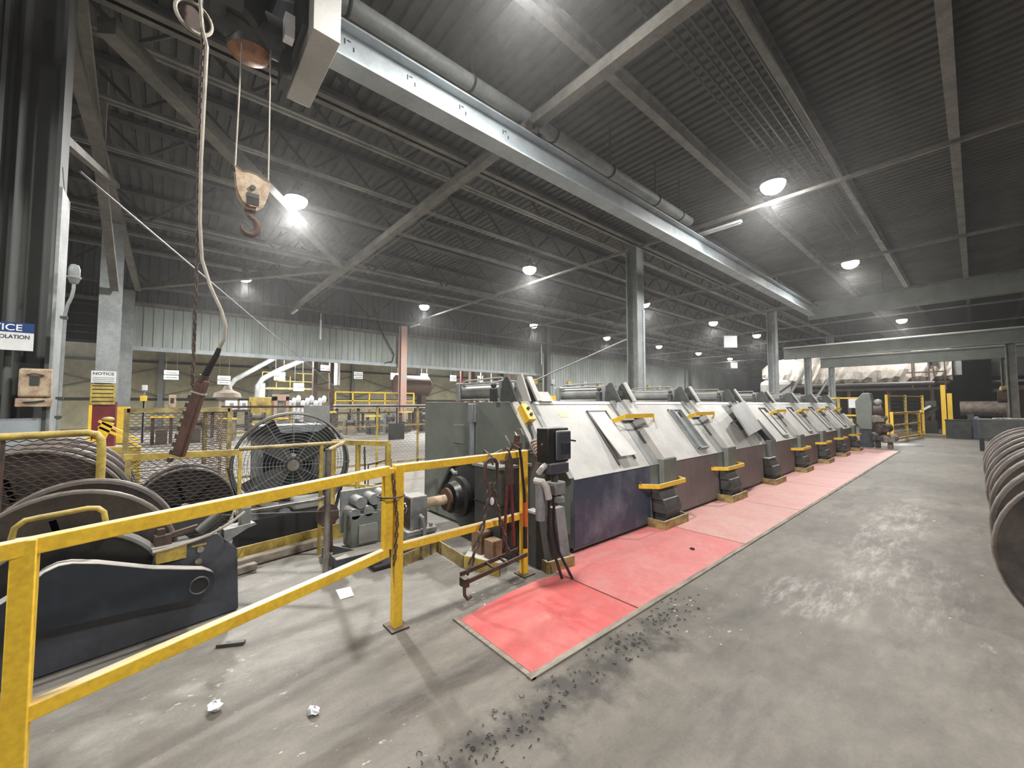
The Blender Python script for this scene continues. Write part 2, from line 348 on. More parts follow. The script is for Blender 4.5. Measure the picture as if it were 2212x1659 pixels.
LL += ['unseen fill lamp added right of the camera', 'unseen fill lamp added beyond the right edge', 'unseen fill lamp added over the aisle behind the camera', 'unseen fill lamp added to the right behind the camera']
for (x, y, z, w), lb in zip(LAMPS, LL):
    high_bay(x, y, z, w, lb, 'high-bay lamps under the roof'); lamp_light(x, y, z - .36, w)
for k in range(6):
    high_bay(-23.8, -3 + 8 * k, 5.0, .7, 'unseen lamp added to light the side bay behind the hanging siding', 'added side bay lamps'); lamp_light(-23.8, -3 + 8 * k, 4.64, 2.1)  # unseen lamps added to brighten the side bay and its signs
# ------------------------------------------------------------------ roof steel
def truss(x, z0, z1, y0, y1, step, label, group, wch=.1, mat='roofsteel'):
    o = thing('roof_truss', label, 'truss', (x, (y0 + y1) / 2, z0), 0, group); h = (y1 - y0) / 2; dz = z1 - z0
    MB().bar((-.045, -h, .03), (-.045, h, .03), wch * .75, .02).bar((-.02, -h, .07), (-.02, h, .07), .012, .1).bar((.045, -h, .03), (.045, h, .03), wch * .75, .02).bar((.02, -h, .07), (.02, h, .07), .012, .1).build('bottom_chord', M[mat], o)
    MB().bar((0, -h, dz), (0, h, dz), wch * 1.6, .1).build('top_chord', M['roofdark'], o)
    w = MB(); y = -h
    while y < h - step * .5:
        w.bar((0, y, .05), (0, y + step / 2, dz), .05).bar((0, y + step / 2, dz), (0, y + step, .05), .05); y += step
    w.build('web', M['roofdark'], o); return o
for x in (-6, -13.1, -20.4):
    truss(x, 5.84, 7.3, -9, 60, 2.8, {-6: 'deep roof truss over the tall grey column row', -13.1: 'deep roof truss meeting the diagonal braces at mid bay', -20.4: 'deep roof truss along the siding wall'}[x], 'deep column-line trusses', .2)
k = 0
for x in [-18.5, -16.7, -15, -11.3, -9.5, -7.8]:
    truss(x, 6.62, 7.33, -9, 60, 1.4, 'shallow open-web roof joist running the length of the shed roof', 'shallow roof joists under the deck', .13)
for x in (-3.9, -2.0, -.1, 1.9, 4.2):
    o = MB().ibeam((x, -9, 7.22), (x, 60, 7.22), .16, .3, .03).build('roof_purlin', M['roofsteel']); tag(o, 'dark solid roof purlin running along over the aisle', 'roof purlin', 'solid purlins over the aisle')
for y in (-1.05, 4.1, 9.65, 15.3, 20.9, 26.5, 32.15, 37.8, 43.4, 52):
    a = -20.4; b = 9
    o = MB(); w = .16 if y in (4.1, 20.9, -1.05) else .075
    o.bar((a, y, 5.76), (b, y, 5.76), w, w * .9)
    if y == 4.1: o.bar((a, y + .1, 5.92), (b, y + .1, 5.92), .05, .2)
    o = o.build('cross_tie', M['roofsteel'])
    tag(o, {-1.05: 'roof cross tie at the dark near column', 4.1: 'wide roof cross tie with the diagonal braces', 9.65: 'slim roof cross tie meeting the tall grey column', 15.3: 'slim roof cross tie just beyond the tall column', 20.9: 'wide roof cross tie where the blue-grey monorail beam ends'}.get(y, 'slim roof cross tie far down the shed'), 'roof tie', 'roof cross ties')
for i, (p, q) in enumerate((((-13.1, 4.1, 5.84), (-6.4, -.7, 5.84)), ((-13.1, 4.1, 5.84), (-20.4, -1.1, 5.84)))):
    o = MB().bar(p, q, .2, .2).build('diagonal_brace', M['roofsteel']); tag(o, ('thick diagonal roof brace running past the bright lamp to the near column', 'diagonal roof brace running left to the siding wall')[i], 'brace', 'diagonal roof braces')
for i in (0, 1):
    o = MB().tube([(-19, 4.42 + .14 * i, 5.95), (-8, 4.42 + .14 * i, 5.95)], .022, 6).build('conduit', M['roofsteel']); tag(o, 'thin conduit running beside the wide cross tie', 'conduit', 'pair of conduits by the wide tie')
# vertical bracing at the near left column line
o = thing('knee_brace_frame', 'dark knee brace frame above the near left column', 'brace', (-13, -1.05, 4))
for p, q, w in (((6.8, 0, 3.2), (.2, 0, .1), .14), ((6.9, .0, 2.1), (3.2, 0, 1.8), .1), ((3.4, 0, 3.2), (3.4, 0, 1.8), .12), ((7, .1, .2), (2, .1, 1.8), .09)):
    MB().bar(p, q, w).build('strut', M['roofsteel'], o)
o = MB().tube([(-20.4, 6.45, 1.98), (-6.05, -.8, 3.9)], .012, 6).build('guy_wire', M['colsteel']); tag(o, 'thin straight guy wire slanting across the siding behind the chain', 'wire')
# big roof pipe, conduits, tray
o = thing('roof_pipe', 'large pale pipe hung along the roof beside the monorail beam', 'pipe', (-4.5, 4, 6))
MB().tube([(0, -6, 0), (0, 5.7, 0)], .105, 12).build('pipe_run', M['tan_yellow'] if 0 else M['colsteel'], o)
for y in (-4.5, -2.6, -.9, .8, 2.4, 4.1, 5.2): MB().ring((0, y, 0), (0, 1, 0), .11, .02, 12, 6).bar((0, y, .1), (0, y, .9), .03).build('pipe_clamp', M['roofdark'], o)
for k in range(8):
    o = MB().tube([(-2.62 + .125 * k, 1.4, 6.5 + .02 * (k % 3)), (-2.62 + .125 * k, 12.5 + (k * 7 % 5), 6.5 + .02 * (k % 3))], .018 + .006 * (k % 2), 6).build('roof_conduit', M['roofdark'])
    tag(o, 'thin conduit in the bundle under the aisle roof', 'conduit', 'conduit bundle under the aisle roof')
for y, x in ((3.35, -2.66), (3.62, -2.45), (3.3, -2.4), (3.62, -2.72)):
    o = MB().bx(x - .09, x + .09, y - .1, y + .1, 6.36, 6.47).build('junction_box', M['roofsteel'], bevel=.01); tag(o, 'small junction box among the roof conduits', 'junction box', 'junction boxes on the roof conduits')
for (x0, y, lb) in ((-4.25, 9.65, 'pale tube light hung right of the monorail beam under the aisle roof'), (-19.6, 9.65, 'pale tube light hung on the cross tie beside the pink column'), (-20.2, 4.1, 'pale tube light hung at the left end of the wide cross tie')):
    o = thing('tube_fixture', lb, 'tube light', (x0, y, 5.5)); MB().bx(0, .95, -.05, .05, .05, .1).build('housing', M['signwhite'], o); MB().tube([(0.03, 0, .03), (.92, 0, .03)], .018, 8).build('tube', M['white'], o)
    for xx in (.1, .85): MB().bar((xx, 0, .1), (xx, 0, .23), .012).build('hanger', M['roofdark'], o)
# ------------------------------------------------------------------ columns
def column(x, y, top, label, s=.34, mat='colsteel', up=(1, 0, 0), group='grey steel columns'):
    o = thing('steel_column', label, 'column', (x, y, 0), 0, group)
    MB().ibeam((0, 0, .02), (0, 0, top), s, s, .025, up).build('shaft', M[mat], o)
    MB().bx(-s * .7, s * .7, -s * .7, s * .7, 0, .025).build('base_plate', M['darkgrey'], o); return o
t = column(-6, 9.6, 5.70, 'tall grey steel column rising behind the second machine stage')
MB().bx(-.2, -.16, -.02, .14, 3.2, 3.65).build('gusset', M['white'], t); MB().tube([(-.17, .06, 3.3), (-6.5, .3, 1.7)], .025, 8).build('brace_rod', M['colsteel'], t)
MB().bx(.14, .2, .06, .14, .02, 4.0).build('cable_duct', M['beamblue'], t)
column(-6, 20.9, 5.66, 'grey steel column where the monorail beam ends')
column(-6, 32.15, 5.70, 'grey steel column far down the machine row')
t = column(-20.4, -1.3, 5.66, 'grey steel column with yellow foot at the left end of the siding')
MB().bx(-.18, .19, -.18, .18, .03, 1.35).build('painted_foot', M['yellow'], t)
column(-20.4, 9.6, 5.70, 'peeling pink and grey column in front of the siding', mat='pinkcol')
column(-20.4, 20.9, 7.3, 'grey green column at the step in the siding wall', mat='sidingdark')
column(-20.4, 43.4, 7.3, 'dark column far along the full-height siding', mat='sidingdark')
t = column(-13.1, -1.13, 5.66, 'grey steel column carrying the white notice and yellow warning signs', .36)
MB().bx(-.19, .22, -.2, .18, .03, 1.5).build('painted_foot', M['maroon'], t)
MB().bx(.19, .24, -.24, -.19, .0, 1.55).build('corner_guard', M['yellow'], t)
# ------------------------------------------------------------------ monorail beam
o = thing('monorail_beam', 'long blue-grey steel monorail beam running over the machine row', 'beam', (-4.25, 9.6, 5.05))
MB().ibeam((0, -12.5, .2), (0, 10.3, .2), .26, .4, .022).build('girder', M['beamblue'], o)
for y in (1.33, 2.05, 2.78, 3.51): MB().bx(.0112, .013, y - 9.6 - .05, y - 9.6 - .035, .24, .30).bx(.0112, .013, y - 9.6 - .02, y - 9.6 + .02, .285, .30).bx(.0112, .013, y - 9.6 + .045, y - 9.6 + .06, .2, .25).build('stencil_mark', M['ink'], o)
for y in (-5.6, 0 - 5.5, 5.7, 11.2 - .9): MB().bx(-.04, .04, y - .06, y + .06, .4, .66).bx(-.16, .16, y - .09, y + .09, .4, .44).build('hanger_bracket', M['roofdark'], o)
# ------------------------------------------------------------------ red floor plates
def plate_material(name, c1, c2, c3, checker):
    m = paint(name, c1, c2, 2.2, .55, lo=.38, hi=.6, fine=.07); nt = m.node_tree; L = nt.links
    b = nt.nodes['Principled BSDF']; src = b.inputs['Base Color'].links[0].from_socket
    g = nd(nt, 'ShaderNodeNewGeometry')
    n = nd(nt, 'ShaderNodeTexNoise'); n.inputs['Scale'].default_value = 3.4; n.inputs['Detail'].default_value = 9; n.inputs['Roughness'].default_value = .75; L.new(g.outputs['Position'], n.inputs[0])
    r = nd(nt, 'ShaderNodeMapRange'); r.inputs[1].default_value = .58; r.inputs[2].default_value = .72; L.new(n.outputs['Fac'], r.inputs[0])
    mx = nd(nt, 'ShaderNodeMix', data_type='RGBA'); L.new(r.outputs[0], mx.inputs[0]); L.new(src, mx.inputs[6]); mx.inputs[7].default_value = c3
    MX = mx
    sp = nd(nt, 'ShaderNodeSeparateXYZ'); L.new(g.outputs['Position'], sp.inputs[0])
    def lug(a, sx, sy):          # raised tread lugs
        x = nd(nt, 'ShaderNodeMath', operation='ADD'); L.new(sp.outputs[0], x.inputs[0]); y = nd(nt, 'ShaderNodeMath', operation='MULTIPLY'); L.new(sp.outputs[1], y.inputs[0]); y.inputs[1].default_value = a; L.new(y.outputs[0], x.inputs[1])
        q = nd(nt, 'ShaderNodeMath', operation='MULTIPLY'); L.new(x.outputs[0], q.inputs[0]); q.inputs[1].default_value = sx
        s = nd(nt, 'ShaderNodeMath', operation='SINE'); L.new(q.outputs[0], s.inputs[0]); return s.outputs[0]
    mu = nd(nt, 'ShaderNodeMath', operation='MULTIPLY'); L.new(lug(1, 170, 0), mu.inputs[0]); L.new(lug(-1, 170, 0), mu.inputs[1])
    rr = nd(nt, 'ShaderNodeMapRange'); rr.inputs[1].default_value = .35; rr.inputs[2].default_value = .6; L.new(mu.outputs[0], rr.inputs[0])
    bp = nd(nt, 'ShaderNodeBump'); bp.inputs['Strength'].default_value = checker; bp.inputs['Distance'].default_value = .004; L.new(rr.outputs[0], bp.inputs['Height']); L.new(bp.outputs[0], b.inputs['Normal'])
    tm = nd(nt, 'ShaderNodeMath', operation='MULTIPLY'); L.new(rr.outputs[0], tm.inputs[0]); tm.inputs[1].default_value = .5 * checker
    m3 = nd(nt, 'ShaderNodeMix', data_type='RGBA'); L.new(tm.outputs[0], m3.inputs[0]); L.new(MX.outputs[2], m3.inputs[6]); m3.inputs[7].default_value = c3; L.new(m3.outputs[2], b.inputs['Base Color'])
    b.inputs['Roughness'].default_value = .5
    return m
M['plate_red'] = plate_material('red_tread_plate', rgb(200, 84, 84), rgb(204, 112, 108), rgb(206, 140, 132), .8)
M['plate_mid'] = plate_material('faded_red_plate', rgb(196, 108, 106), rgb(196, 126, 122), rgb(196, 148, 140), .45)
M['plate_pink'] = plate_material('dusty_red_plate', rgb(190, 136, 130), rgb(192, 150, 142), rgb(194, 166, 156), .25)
ys = [1.53, 2.57, 4.57, 6.57, 8.77, 10.9, 13.0, 15.0, 17.05]
PL = ['bright red tread plate, nearest of the row on the floor', 'second red floor plate, in front of the first blue-grey machine panel', 'pink dusty floor plate, third from the near end', 'pink dusty floor plate, fourth from the near end',
      'pink dusty floor plate, fifth from the near end', 'pink dusty floor plate, third from the far end', 'pink dusty floor plate, second from the far end', 'farthest pink dusty floor plate beside the green machine']
for i in range(8):
    mb = MB()
    if i == 0: mb.prism([(-1.62, ys[0], .001), (-2.32, ys[0] + .0, .001), (-2.36, 1.75, .001), (-2.40, 2.05, .001), (-2.41, 2.35, .001), (-2.39, 2.48, .001), (-2.34, 2.562, .001), (-1.62, 2.562, .001)], (0, 0, .008))
    else: mb.bx(-2.605, -1.62, ys[i] + .009, ys[i + 1] - .009, .001, .009)
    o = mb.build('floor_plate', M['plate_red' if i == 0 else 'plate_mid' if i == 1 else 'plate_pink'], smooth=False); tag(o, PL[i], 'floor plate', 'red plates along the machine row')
struct('trim_9', MB().bx(-1.62, -1.58, 1.49, 17.05, 0, .012).bx(-2.36, -1.58, 1.495, 1.525, 0, .011), M['wood'])
# ------------------------------------------------------------------ the wire drawing machine: seven enclosed stages
SL = [(0, .70), (-.59, 1.48)]
def sx(z): return -.59 * (z - .70) / .78
def slab(mb, y0, y1, z0, z1, off, th):      # slab lying on the sloped front
    n = V(.78, 0, .59).normalized()
    a, b = V(sx(z0), 0, z0) + n * off, V(sx(z1), 0, z1) + n * off; c, d = b + n * th, a + n * th
    return mb.prism([(p.x, y0, p.z) for p in (a, b, c, d)], (0, y1 - y0, 0))
def sp_(z, off):
    n = V(.78, 0, .59).normalized(); p = V(sx(z), 0, z) + n * off; return p.x, p.z
def top_cylinder(o, y):
    m = MB().cyl((-.80, y, 1.605), (-1.62, y, 1.605), .085, 24); m.build('cylinder_barrel', M['cylgrey'], o)
    for x in (-.80, -1.66): MB().bx(x - .03, x + .045, y - .115, y + .115, 1.49, 1.72).build('cylinder_end_block', M['cylgrey'], o, bevel=.008)
    t = MB()
    for dy in (-.095, .095):
        for z in (1.508, 1.702): t.cyl((-.72, y + dy, z), (-1.72, y + dy, z), .011, 8)
    t.build('tie_rod', M['steel'], o)
    MB().tube([(-.84, y - .05, 1.72), (-.84, y - .05, 1.75), (-1.0, y - .05, 1.752), (-1.55, y - .05, 1.745), (-1.62, y - .05, 1.72)], .012, 6).build('air_line', M['cylgrey'], o)
    MB().cyl((-.76, y, 1.605), (-.62, y, 1.6), .028, 10).bx(-.66, -.58, y - .04, y + .04, 1.57, 1.64).build('piston_clevis', M['steel'], o)
    for dy in (-.17, .13):
        MB().xz([(-.72, 1.481), (-.70, 1.70), (-.64, 1.745), (-.60, 1.74), (-.46, 1.481)], y + dy, y + dy + .022).build('hinge_plate', M['darkgrey'], o)
    MB().prism([(-.615, y + .10, 1.748), (-.615, y + .17, 1.748), (-.455, y + .17, 1.481), (-.455, y + .10, 1.481)], (.02, 0, .012)).build('hinge_cover', M['hood'], o)
    MB().bx(-.8, -.74, y - .26, y - .2, 1.48, 1.62).sph((-.77, y - .23, 1.66), .035, 10).build('valve', M['darkgrey'], o)
def stage(i, label):
    y0 = 3.03 + 1.945 * i
    o = thing('drawing_stage', label, 'machine stage', (-2.6, y0, 0), 0, 'stages of the wire drawing machine')
    # enclosure
    MB().xz([(-.012, .03), (-.012, .70), (-.602, 1.475), (-2.4, 1.475), (-2.4, .03)], 0, 1.943).build('enclosure', M['greygreen'], o)
    MB().bx(-.012, 0, .004, 1.40, .045, .70).build('front_panel', M['bluegrey' if i == 0 else 'taupe'], o, bevel=.003)
    MB().bx(-.05, -.014, .0, 1.94, 0, .045).build('plinth', M['black'], o)
    h = MB(); slab(h, .004, 1.385, .706, 1.44, 0, .012); h.build('hood_panel', M['hood'], o)
    h = MB(); slab(h, .0, 1.385, 1.443, 1.478, .002, .016); h.bx(-.78, -.59, 0, 1.385, 1.476, 1.484); h.build('hood_lip', M['signwhite'], o)
    # hatch
    if i != 2:
        f = MB()
        for (a, b, c, d) in ((.80, .825, .76, 1.36), (1.17, 1.19, .80, 1.36), (.80, 1.19, 1.345, 1.36)): slab(f, a, b, c, d, .012, .018)
        f.build('hatch_rail', M['darkgrey' if i != 1 else 'midgrey'], o)
        h = MB(); slab(h, 1.05, 1.16, 1.235, 1.34, .0125, .003); h.build('hatch_opening', M['black'], o)
    if i == 0:
        h = MB(); n = .03
        a, b, c = sp_(1.34, .02), sp_(1.08, .045), sp_(.815, .085)
        h.prism([(a[0], .825, a[1]), (b[0], .825, b[1]), (c[0], .825, c[1]), (c[0] + .008, .825, c[1] + .006), (b[0] + .008, .825, b[1] + .006), (a[0] + .008, .825, a[1] + .006)], (0, .315, 0)); h.build('hatch_lid', M['hood'], o)
        h = MB(); slab(h, .55, .551, .8, .801, .0, .001)
        slab(h, .30, .42, 1.30, 1.345, .0125, .002); h.build('warning_label', M['yellow'], o)
    elif i == 1:
        f = MB(); slab(f, .87, .885, .79, 1.33, .012, .05); slab(f, 1.12, 1.135, .79, 1.33, .012, .05); slab(f, .87, 1.135, .78, .80, .012, .06); f.build('hatch_frame', M['midgrey'], o)
        f = MB(); slab(f, .885, 1.12, .80, 1.24, .0125, .004); f.build('hatch_lid', M['hood2'], o)
    elif i == 2:
        h = MB(); h.prism([(-.206, .501, 1.387), (.145, .291, .922), (-.081, 1.602, .973), (-.485, 1.91, 1.507)], (.026, 0, .02)); h.build('raised_lid', M['hood2'], o, bevel=.004)
        h = MB(); slab(h, .95, 1.38, .98, 1.42, .0125, .003); h.build('hatch_opening', M['black'], o)
        for yy, q in ((.72, .21), (1.3, .12)): MB().bar((sp_(1.1, .012)[0], yy, 1.1), (sp_(1.08, q)[0], yy, sp_(1.08, q)[1]), .02).build('lid_stay', M['darkgrey'], o)
    else:
        h = MB(); slab(h, .83, 1.165, .775, .80, .012, .05); slab(h, .83, 1.16, .80, 1.25, .013, .006); h.build('hatch_lid', M['hood'], o)
    # the chute between panels
    yc = 1.665
    h = MB(); slab(h, 1.40, 1.93, .706, 1.478, -.0, .01); h.build('chute_back', M['hood2'], o)
    h = MB(); slab(h, 1.40, 1.66, 1.22, 1.478, .01, .03); h.build('chute_cover', M['hood2'], o, bevel=.004)
    h = MB(); slab(h, 1.66, 1.90, 1.27, 1.478, .01, .055); h.build('chute_cap', M['hood'], o, bevel=.004)
    h = MB(); slab(h, 1.60, 1.90, 1.08, 1.272, .01, .012); slab(h, 1.56, 1.63, .95, 1.23, .01, .006); h.build('chute_mouth_shade', M['black'], o)  # black slabs paint in the dark of the recess
    h = MB(); slab(h, 1.63, 1.90, .72, 1.09, .01, .09); h.build('chute_nose', M['hood'] if i != 2 else M['black'], o, bevel=.004)  # black under the raised lid paints the dark inside of the open chute
    x, z = sp_(.72, .09); MB().bx(-.012, x + .012, 1.60, 1.92, .045, z).build('chute_front', M['greygreen'], o, bevel=.004)
    # yellow guard strap over the mouth
    g = MB(); P = [(sp_(1.22, .012)[0], 1.14, 1.23), (sp_(1.27, .17)[0], 1.33, 1.30), (sp_(1.27, .17)[0], 2.01, 1.30), (sp_(1.22, .012)[0], 2.18, 1.23)]
    for a, b in zip(P, P[1:]): g.bar(a, b, .014, .055)
    if i != 2: g.build('guard_strap', M['yellow'], o)
    if i == 3: 
        MB().prism([(.0, -.16, .02), (.02, -.06, .64), (.02, -.03, .64), (.0, .0, .02)], (.03, 0, 0)).build('loose_panel', M['darkgrey'], o)
    # foot bar and pedal pedestal
    if i != 2:
        g = MB(); P = [(.0, 1.14, .50), (.175, 1.30, .50), (.175, 1.92, .50), (.0, 2.02, .50)]
        for a, b in zip(P, P[1:]): g.bar(a, b, .018, .05)
        g.build('foot_bar', M['yellow'], o)
        g = MB(); g.cyl((.02, 1.15, .525), (.02, 1.15, .55), .014, 8).cyl((.03, 2.0, .525), (.03, 2.0, .55), .014, 8); g.build('bolt', M['steel'], o)
    d = M['darkgrey']
    MB().xz([(0, .0), (.16, .0), (.16, .16), (.02, .16)], 1.46, 1.80).xz([(0, .155), (.17, .155), (.19, .20), (.15, .32), (.0, .32)], 1.44, 1.80).xz([(0, .315), (.13, .315), (.085, .455), (0, .455)], 1.42, 1.78).build('pedal_housing', d, o, bevel=.006)
    MB().bx(.0, .10, 1.41, 1.79, .452, .464).build('pedal_lid', M['hood'], o)
    w = MB(); w.bx(.0, .225, 1.32, 1.34, 0.0095, .105).bx(.2, .225, 1.34, 1.62, .0095, .105).bx(.2, .225, 1.625, 1.89, .0095, .105).bx(.0, .2, 1.88, 1.90, .0095, .105)
    w.build('base_curb', M['tan_yellow'], o)
    top_cylinder(o, yc)
    for yy in (.5, 1.0): MB().bx(-1.9, -1.62, yy - .03, yy + .03, 1.475, 1.52).build('lid_hinge', M['midgrey'], o)
    return o
for i, lb in enumerate(['first drawing stage with blue-grey scuffed front and tilted hatch flap', 'second drawing stage with taupe front and open rectangular hatch frame', 'third drawing stage with a big square lid raised on its hood',
                        'fourth drawing stage, just beyond the raised square lid, with a loose dark panel', 'fifth drawing stage, third from the far end of the row', 'sixth drawing stage, second from the far end', 'seventh drawing stage at the far end beside the green machine']):
    stage(i, lb)
# entry housing with end wall
o = thing('entry_housing', 'grey green end housing of the machine row with gearbox and round hub', 'machine', (-2.6, 2.7, 0))
MB().xz([(-.602, .62), (-.65, 1.475), (-2.4, 1.475), (-2.4, .03), (-.602, .03)][:0] or [(-.35, .03), (-.35, .72), (-.21, .97), (-.6, 1.475), (-2.4, 1.475), (-2.4, .03)], 0, .328).build('end_wall', M['greygreen'], o)
h = MB(); slab(h, -.004, .324, .95, 1.478, .0, .014); h.build('sloped_cover', M['hood'], o)
h = MB(); slab(h, .26, .324, .72, 1.478, .014, .01); h.build('cover_edge', M['midgrey'], o)
MB().bx(-1.27, -1.18, -.06, -.001, 1.24, 1.46).build('outlet_box', M['midgrey'], o, bevel=.008)
MB().tube([(-1.22, -.035, 1.24), (-1.22, -.035, .55)], .03, 10).build('conduit', M['midgrey'], o)
MB().bx(-1.66, -1.42, -.02, -.001, .98, 1.2).build('cover_plate', M['greygreen'], o)
h = MB(); a = sp_(1.38, .014); slab(h, .04, .14, 1.24, 1.40, .014, .09); b_ = h.build('push_button_box', M['yellow'], o, bevel=.006)
h = MB()
for z in (1.285, 1.345): p = sp_(z, .104); q = sp_(z, .125); h.cyl((p[0], .09, p[1]), (q[0], .09, q[1]), .017, 12)
h.build('button', M['ink'], b_)
h = MB(); h.tube([(sp_(1.25, .06)[0], .09, 1.25), (sp_(1.15, .06)[0], .07, 1.15), (sp_(1.08, .07)[0], .03, 1.08)], .028, 10); h.build('flexible_conduit', M['darkgrey'], o)
h = MB()
for k in range(9): t = k / 8; h.ring((sp_(1.09 - .2 * t, .08)[0], .03 - .02 * t, 1.09 - .2 * t), (.4, -.1, -.8), .036, .014, 12, 6)
h.build('rusty_hose_coil', M['pinkcol'], o)
o.location = (-2.6, 2.7, 0)
top_cylinder(o, .16)
# stripped plates standing on the first top deck
o2 = thing('hinge_bracket', 'dark hinge bracket with white tag on the near top corner', 'bracket', (-3.24, 2.72, 1.485))
MB().xz([(0, 0), (.05, .26), (.11, .30), (.25, 0)], .09, .11).build('side_plate', M['hood'], o2); MB().xz([(-.12, 0), (-.1, .22), (.0, .26), (.08, 0)], 0, .02).build('side_plate', M['darkgrey'], o2)
MB().bx(.03, .034, .0, .06, .09, .2).build('white_tag', M['white'], o2)
# ------------------------------------------------------------------ yellow railing
def rail_tube(mb, p, q, w=.058): return mb.bar(p, q, w, w)
A, B_, C_ = V(-2.2, -.37, 0), V(-2.53, 1.17, 0), V(-2.585, 2.35, 0)
o = thing('swing_railing', 'yellow square-tube railing panel sagging in the left foreground', 'railing', A)
MB().bar((0, 0, 0), (0, 0, .985), .062).build('post', M['yellow'], o, bevel=.004)
MB().bar((-.325, 1.465, .52), (-.325, 1.465, 1.04), .058).build('end_post', M['yellow'], o, bevel=.004)
MB().bar((.02, -.06, .955), (-.325, 1.47, 1.025), .05, .058).build('top_rail', M['yellow'], o, bevel=.004)
MB().bar((0, 0, .38), (-.325, 1.47, .50), .05, .056).build('mid_rail', M['yellow'], o, bevel=.004)
o = thing('fixed_railing', 'yellow square-tube railing section ending beside the black control box', 'railing', B_)
d = C_ - B_
MB().bar((0, .0, 0), (0, 0, 1.055), .06).build('post', M['yellow'], o, bevel=.004)
MB().bar(d, d + V(0, 0, 1.055), .055).build('post', M['yellow'], o, bevel=.004)
MB().bar((0, .03, 1.028), d + V(0, .02, 1.028), .05, .055).build('top_rail', M['yellow'], o, bevel=.004)
MB().bar((0, .03, .51), d + V(0, -.03, .50), .05, .05).build('mid_rail', M['yellow'], o, bevel=.004)
MB().bx(-.07, .07, -.06, .06, 0, .012).build('base_plate', M['rustdark'], o); MB().bx(d.x - .06, d.x + .07, d.y - .06, d.y + .07, 0, .012).build('base_plate', M['rustdark'], o)
o = MB().chain([(-2.49, 1.115, .99), (-2.49, 1.13, .86), (-2.49, 1.15, .7), (-2.49, 1.14, .5), (-2.49, 1.13, .42)], .045, .0045).ring((-2.525, 1.12, .86), (0, 0, 1), .085, .006, 20, 6).build('lock_chain', M['rustdark']); tag(o, 'thin rusty chain tying the two yellow railing posts together', 'chain')
# ------------------------------------------------------------------ pay-off stand in the left foreground
P_ = thing('payoff_stand', 'dark blue wire pay-off stand with long rounded brake arm behind the swing railing', 'machine', (-3.28, -.55, 0), R(100.5126))
MB().xz([(-.35, 0.01), (.98, .01), (.962, .43), (.84, .572), (.70, .56), (.53, .535), (.50, .44), (.44, .46), (-.35, .42)], -.0, .055).build('side_plate', M['navy2'], P_, bevel=.004)
prof = [(-.30, .40), (-.12, .455), (-.003, .527), (.06, .592), (.11, .612), (.16, .610), (.26, .578), (.492, .476), (.744, .392), (.79, .36), (.808, .31), (.795, .255), (.76, .222), (.726, .213), (.438, .252), (.066, .288), (-.3, .31)]
MB().xz(prof, -.13, -.045).build('brake_arm', M['navy'], P_, bevel=.006)
MB().ring((.716, -.132, .298), (0, 1, 0), .05, .006, 24, 8).build('pin_eye', M['navy2'], P_); MB().cyl((.716, -.134, .298), (.716, -.05, .298), .046, 20).build('pin_bore_shade', M['rubber'], P_)  # black disc paints in the dark of the hole
w = MB(); a = [math.pi * t / 24 for t in range(25)]
w.xz([(.16 + .44 * math.cos(t), .26 + .46 * math.sin(t)) for t in a], .06, .10); w.build('guard_disc', M['black'], P_)
w = MB(); w.tube([(.16 + .445 * math.cos(t), .05, .26 + .465 * math.sin(t)) for t in a], .022, 8); w.build('guard_rim', M['hood2'], P_)
MB().bx(.52, .668, -.03, -.001, .462, .548).build('yellow_plate', M['old_yellow'], P_, bevel=.003)
MB().bx(.50, .70, -.02, .3, .548, .558).build('top_ledge', M['midgrey'], P_)
MB().bx(.70, .78, -.004, -.001, .512, .522).build('scratch_plate', M['old_yellow'], P_)
for u, z in ((.745, .49), (.735, .415)): MB().cyl((u, -.02, z), (u, 0, z), .02, 12).build('bolt', M['steel'], P_)
MB().tube([(.50, -.03, .545), (.62, -.05, .555), (.776, -.06, .585), (.90, -.06, .64), (.985, -.05, .695)], .010, 8).build('control_rod', M['cable'], P_)
MB().cyl((.74, .04, .595), (.86, .04, .69), .032, 16).cyl((.86, .04, .69), (.89, .04, .715), .012, 8).build('air_cylinder', M['darkgrey'], P_)
MB().bar((.55, .05, .60), (.74, .05, .63), .03).bar((.55, .05, .54), (.55, .05, .66), .035).bx(.52, .6, .02, .1, .54, .62).build('linkage', M['rustdark'], P_)
MB().xz([(.64, .55), (.90, .56), (.80, .72), (.66, .74)], .16, .2).build('rear_plate', M['darkgrey'], P_)
MB().bx(.985, 1.05, .02, .09, .57, .71).build('wire_roller_guide', M['midgrey'], P_, bevel=.01)
MB().xz([(.88, .49), (1.02, .56), (1.08, .575), (1.07, .59), (.88, .58)], 0, .12).build('guide_shelf', M['midgrey'], P_)
MB().xz([(.965, .36), (1.0, .43), (1.0, .36)], -.01, .01).build('yellow_wedge', M['old_yellow'], P_)
o = MB().tube([(-3.5, -.586, .69), (-3.25, -.586, .70), (-3.2, -.586, .74), (-3.2, -.586, .78), (-3.2, -.578, .83), (-3.2, -.545, .862), (-3.2, -.50, .868), (-3.2, -.324, .886), (-3.2, -.285, .880), (-3.2, -.262, .855), (-3.2, -.254, .81), (-3.2, -.254, .76), (-3.25, -.254, .71), (-3.5, -.254, .70)], .014, 10).build('guard_hoop', M['old_yellow']); tag(o, 'small faded yellow tube hoop behind the sagging top rail', 'guard')
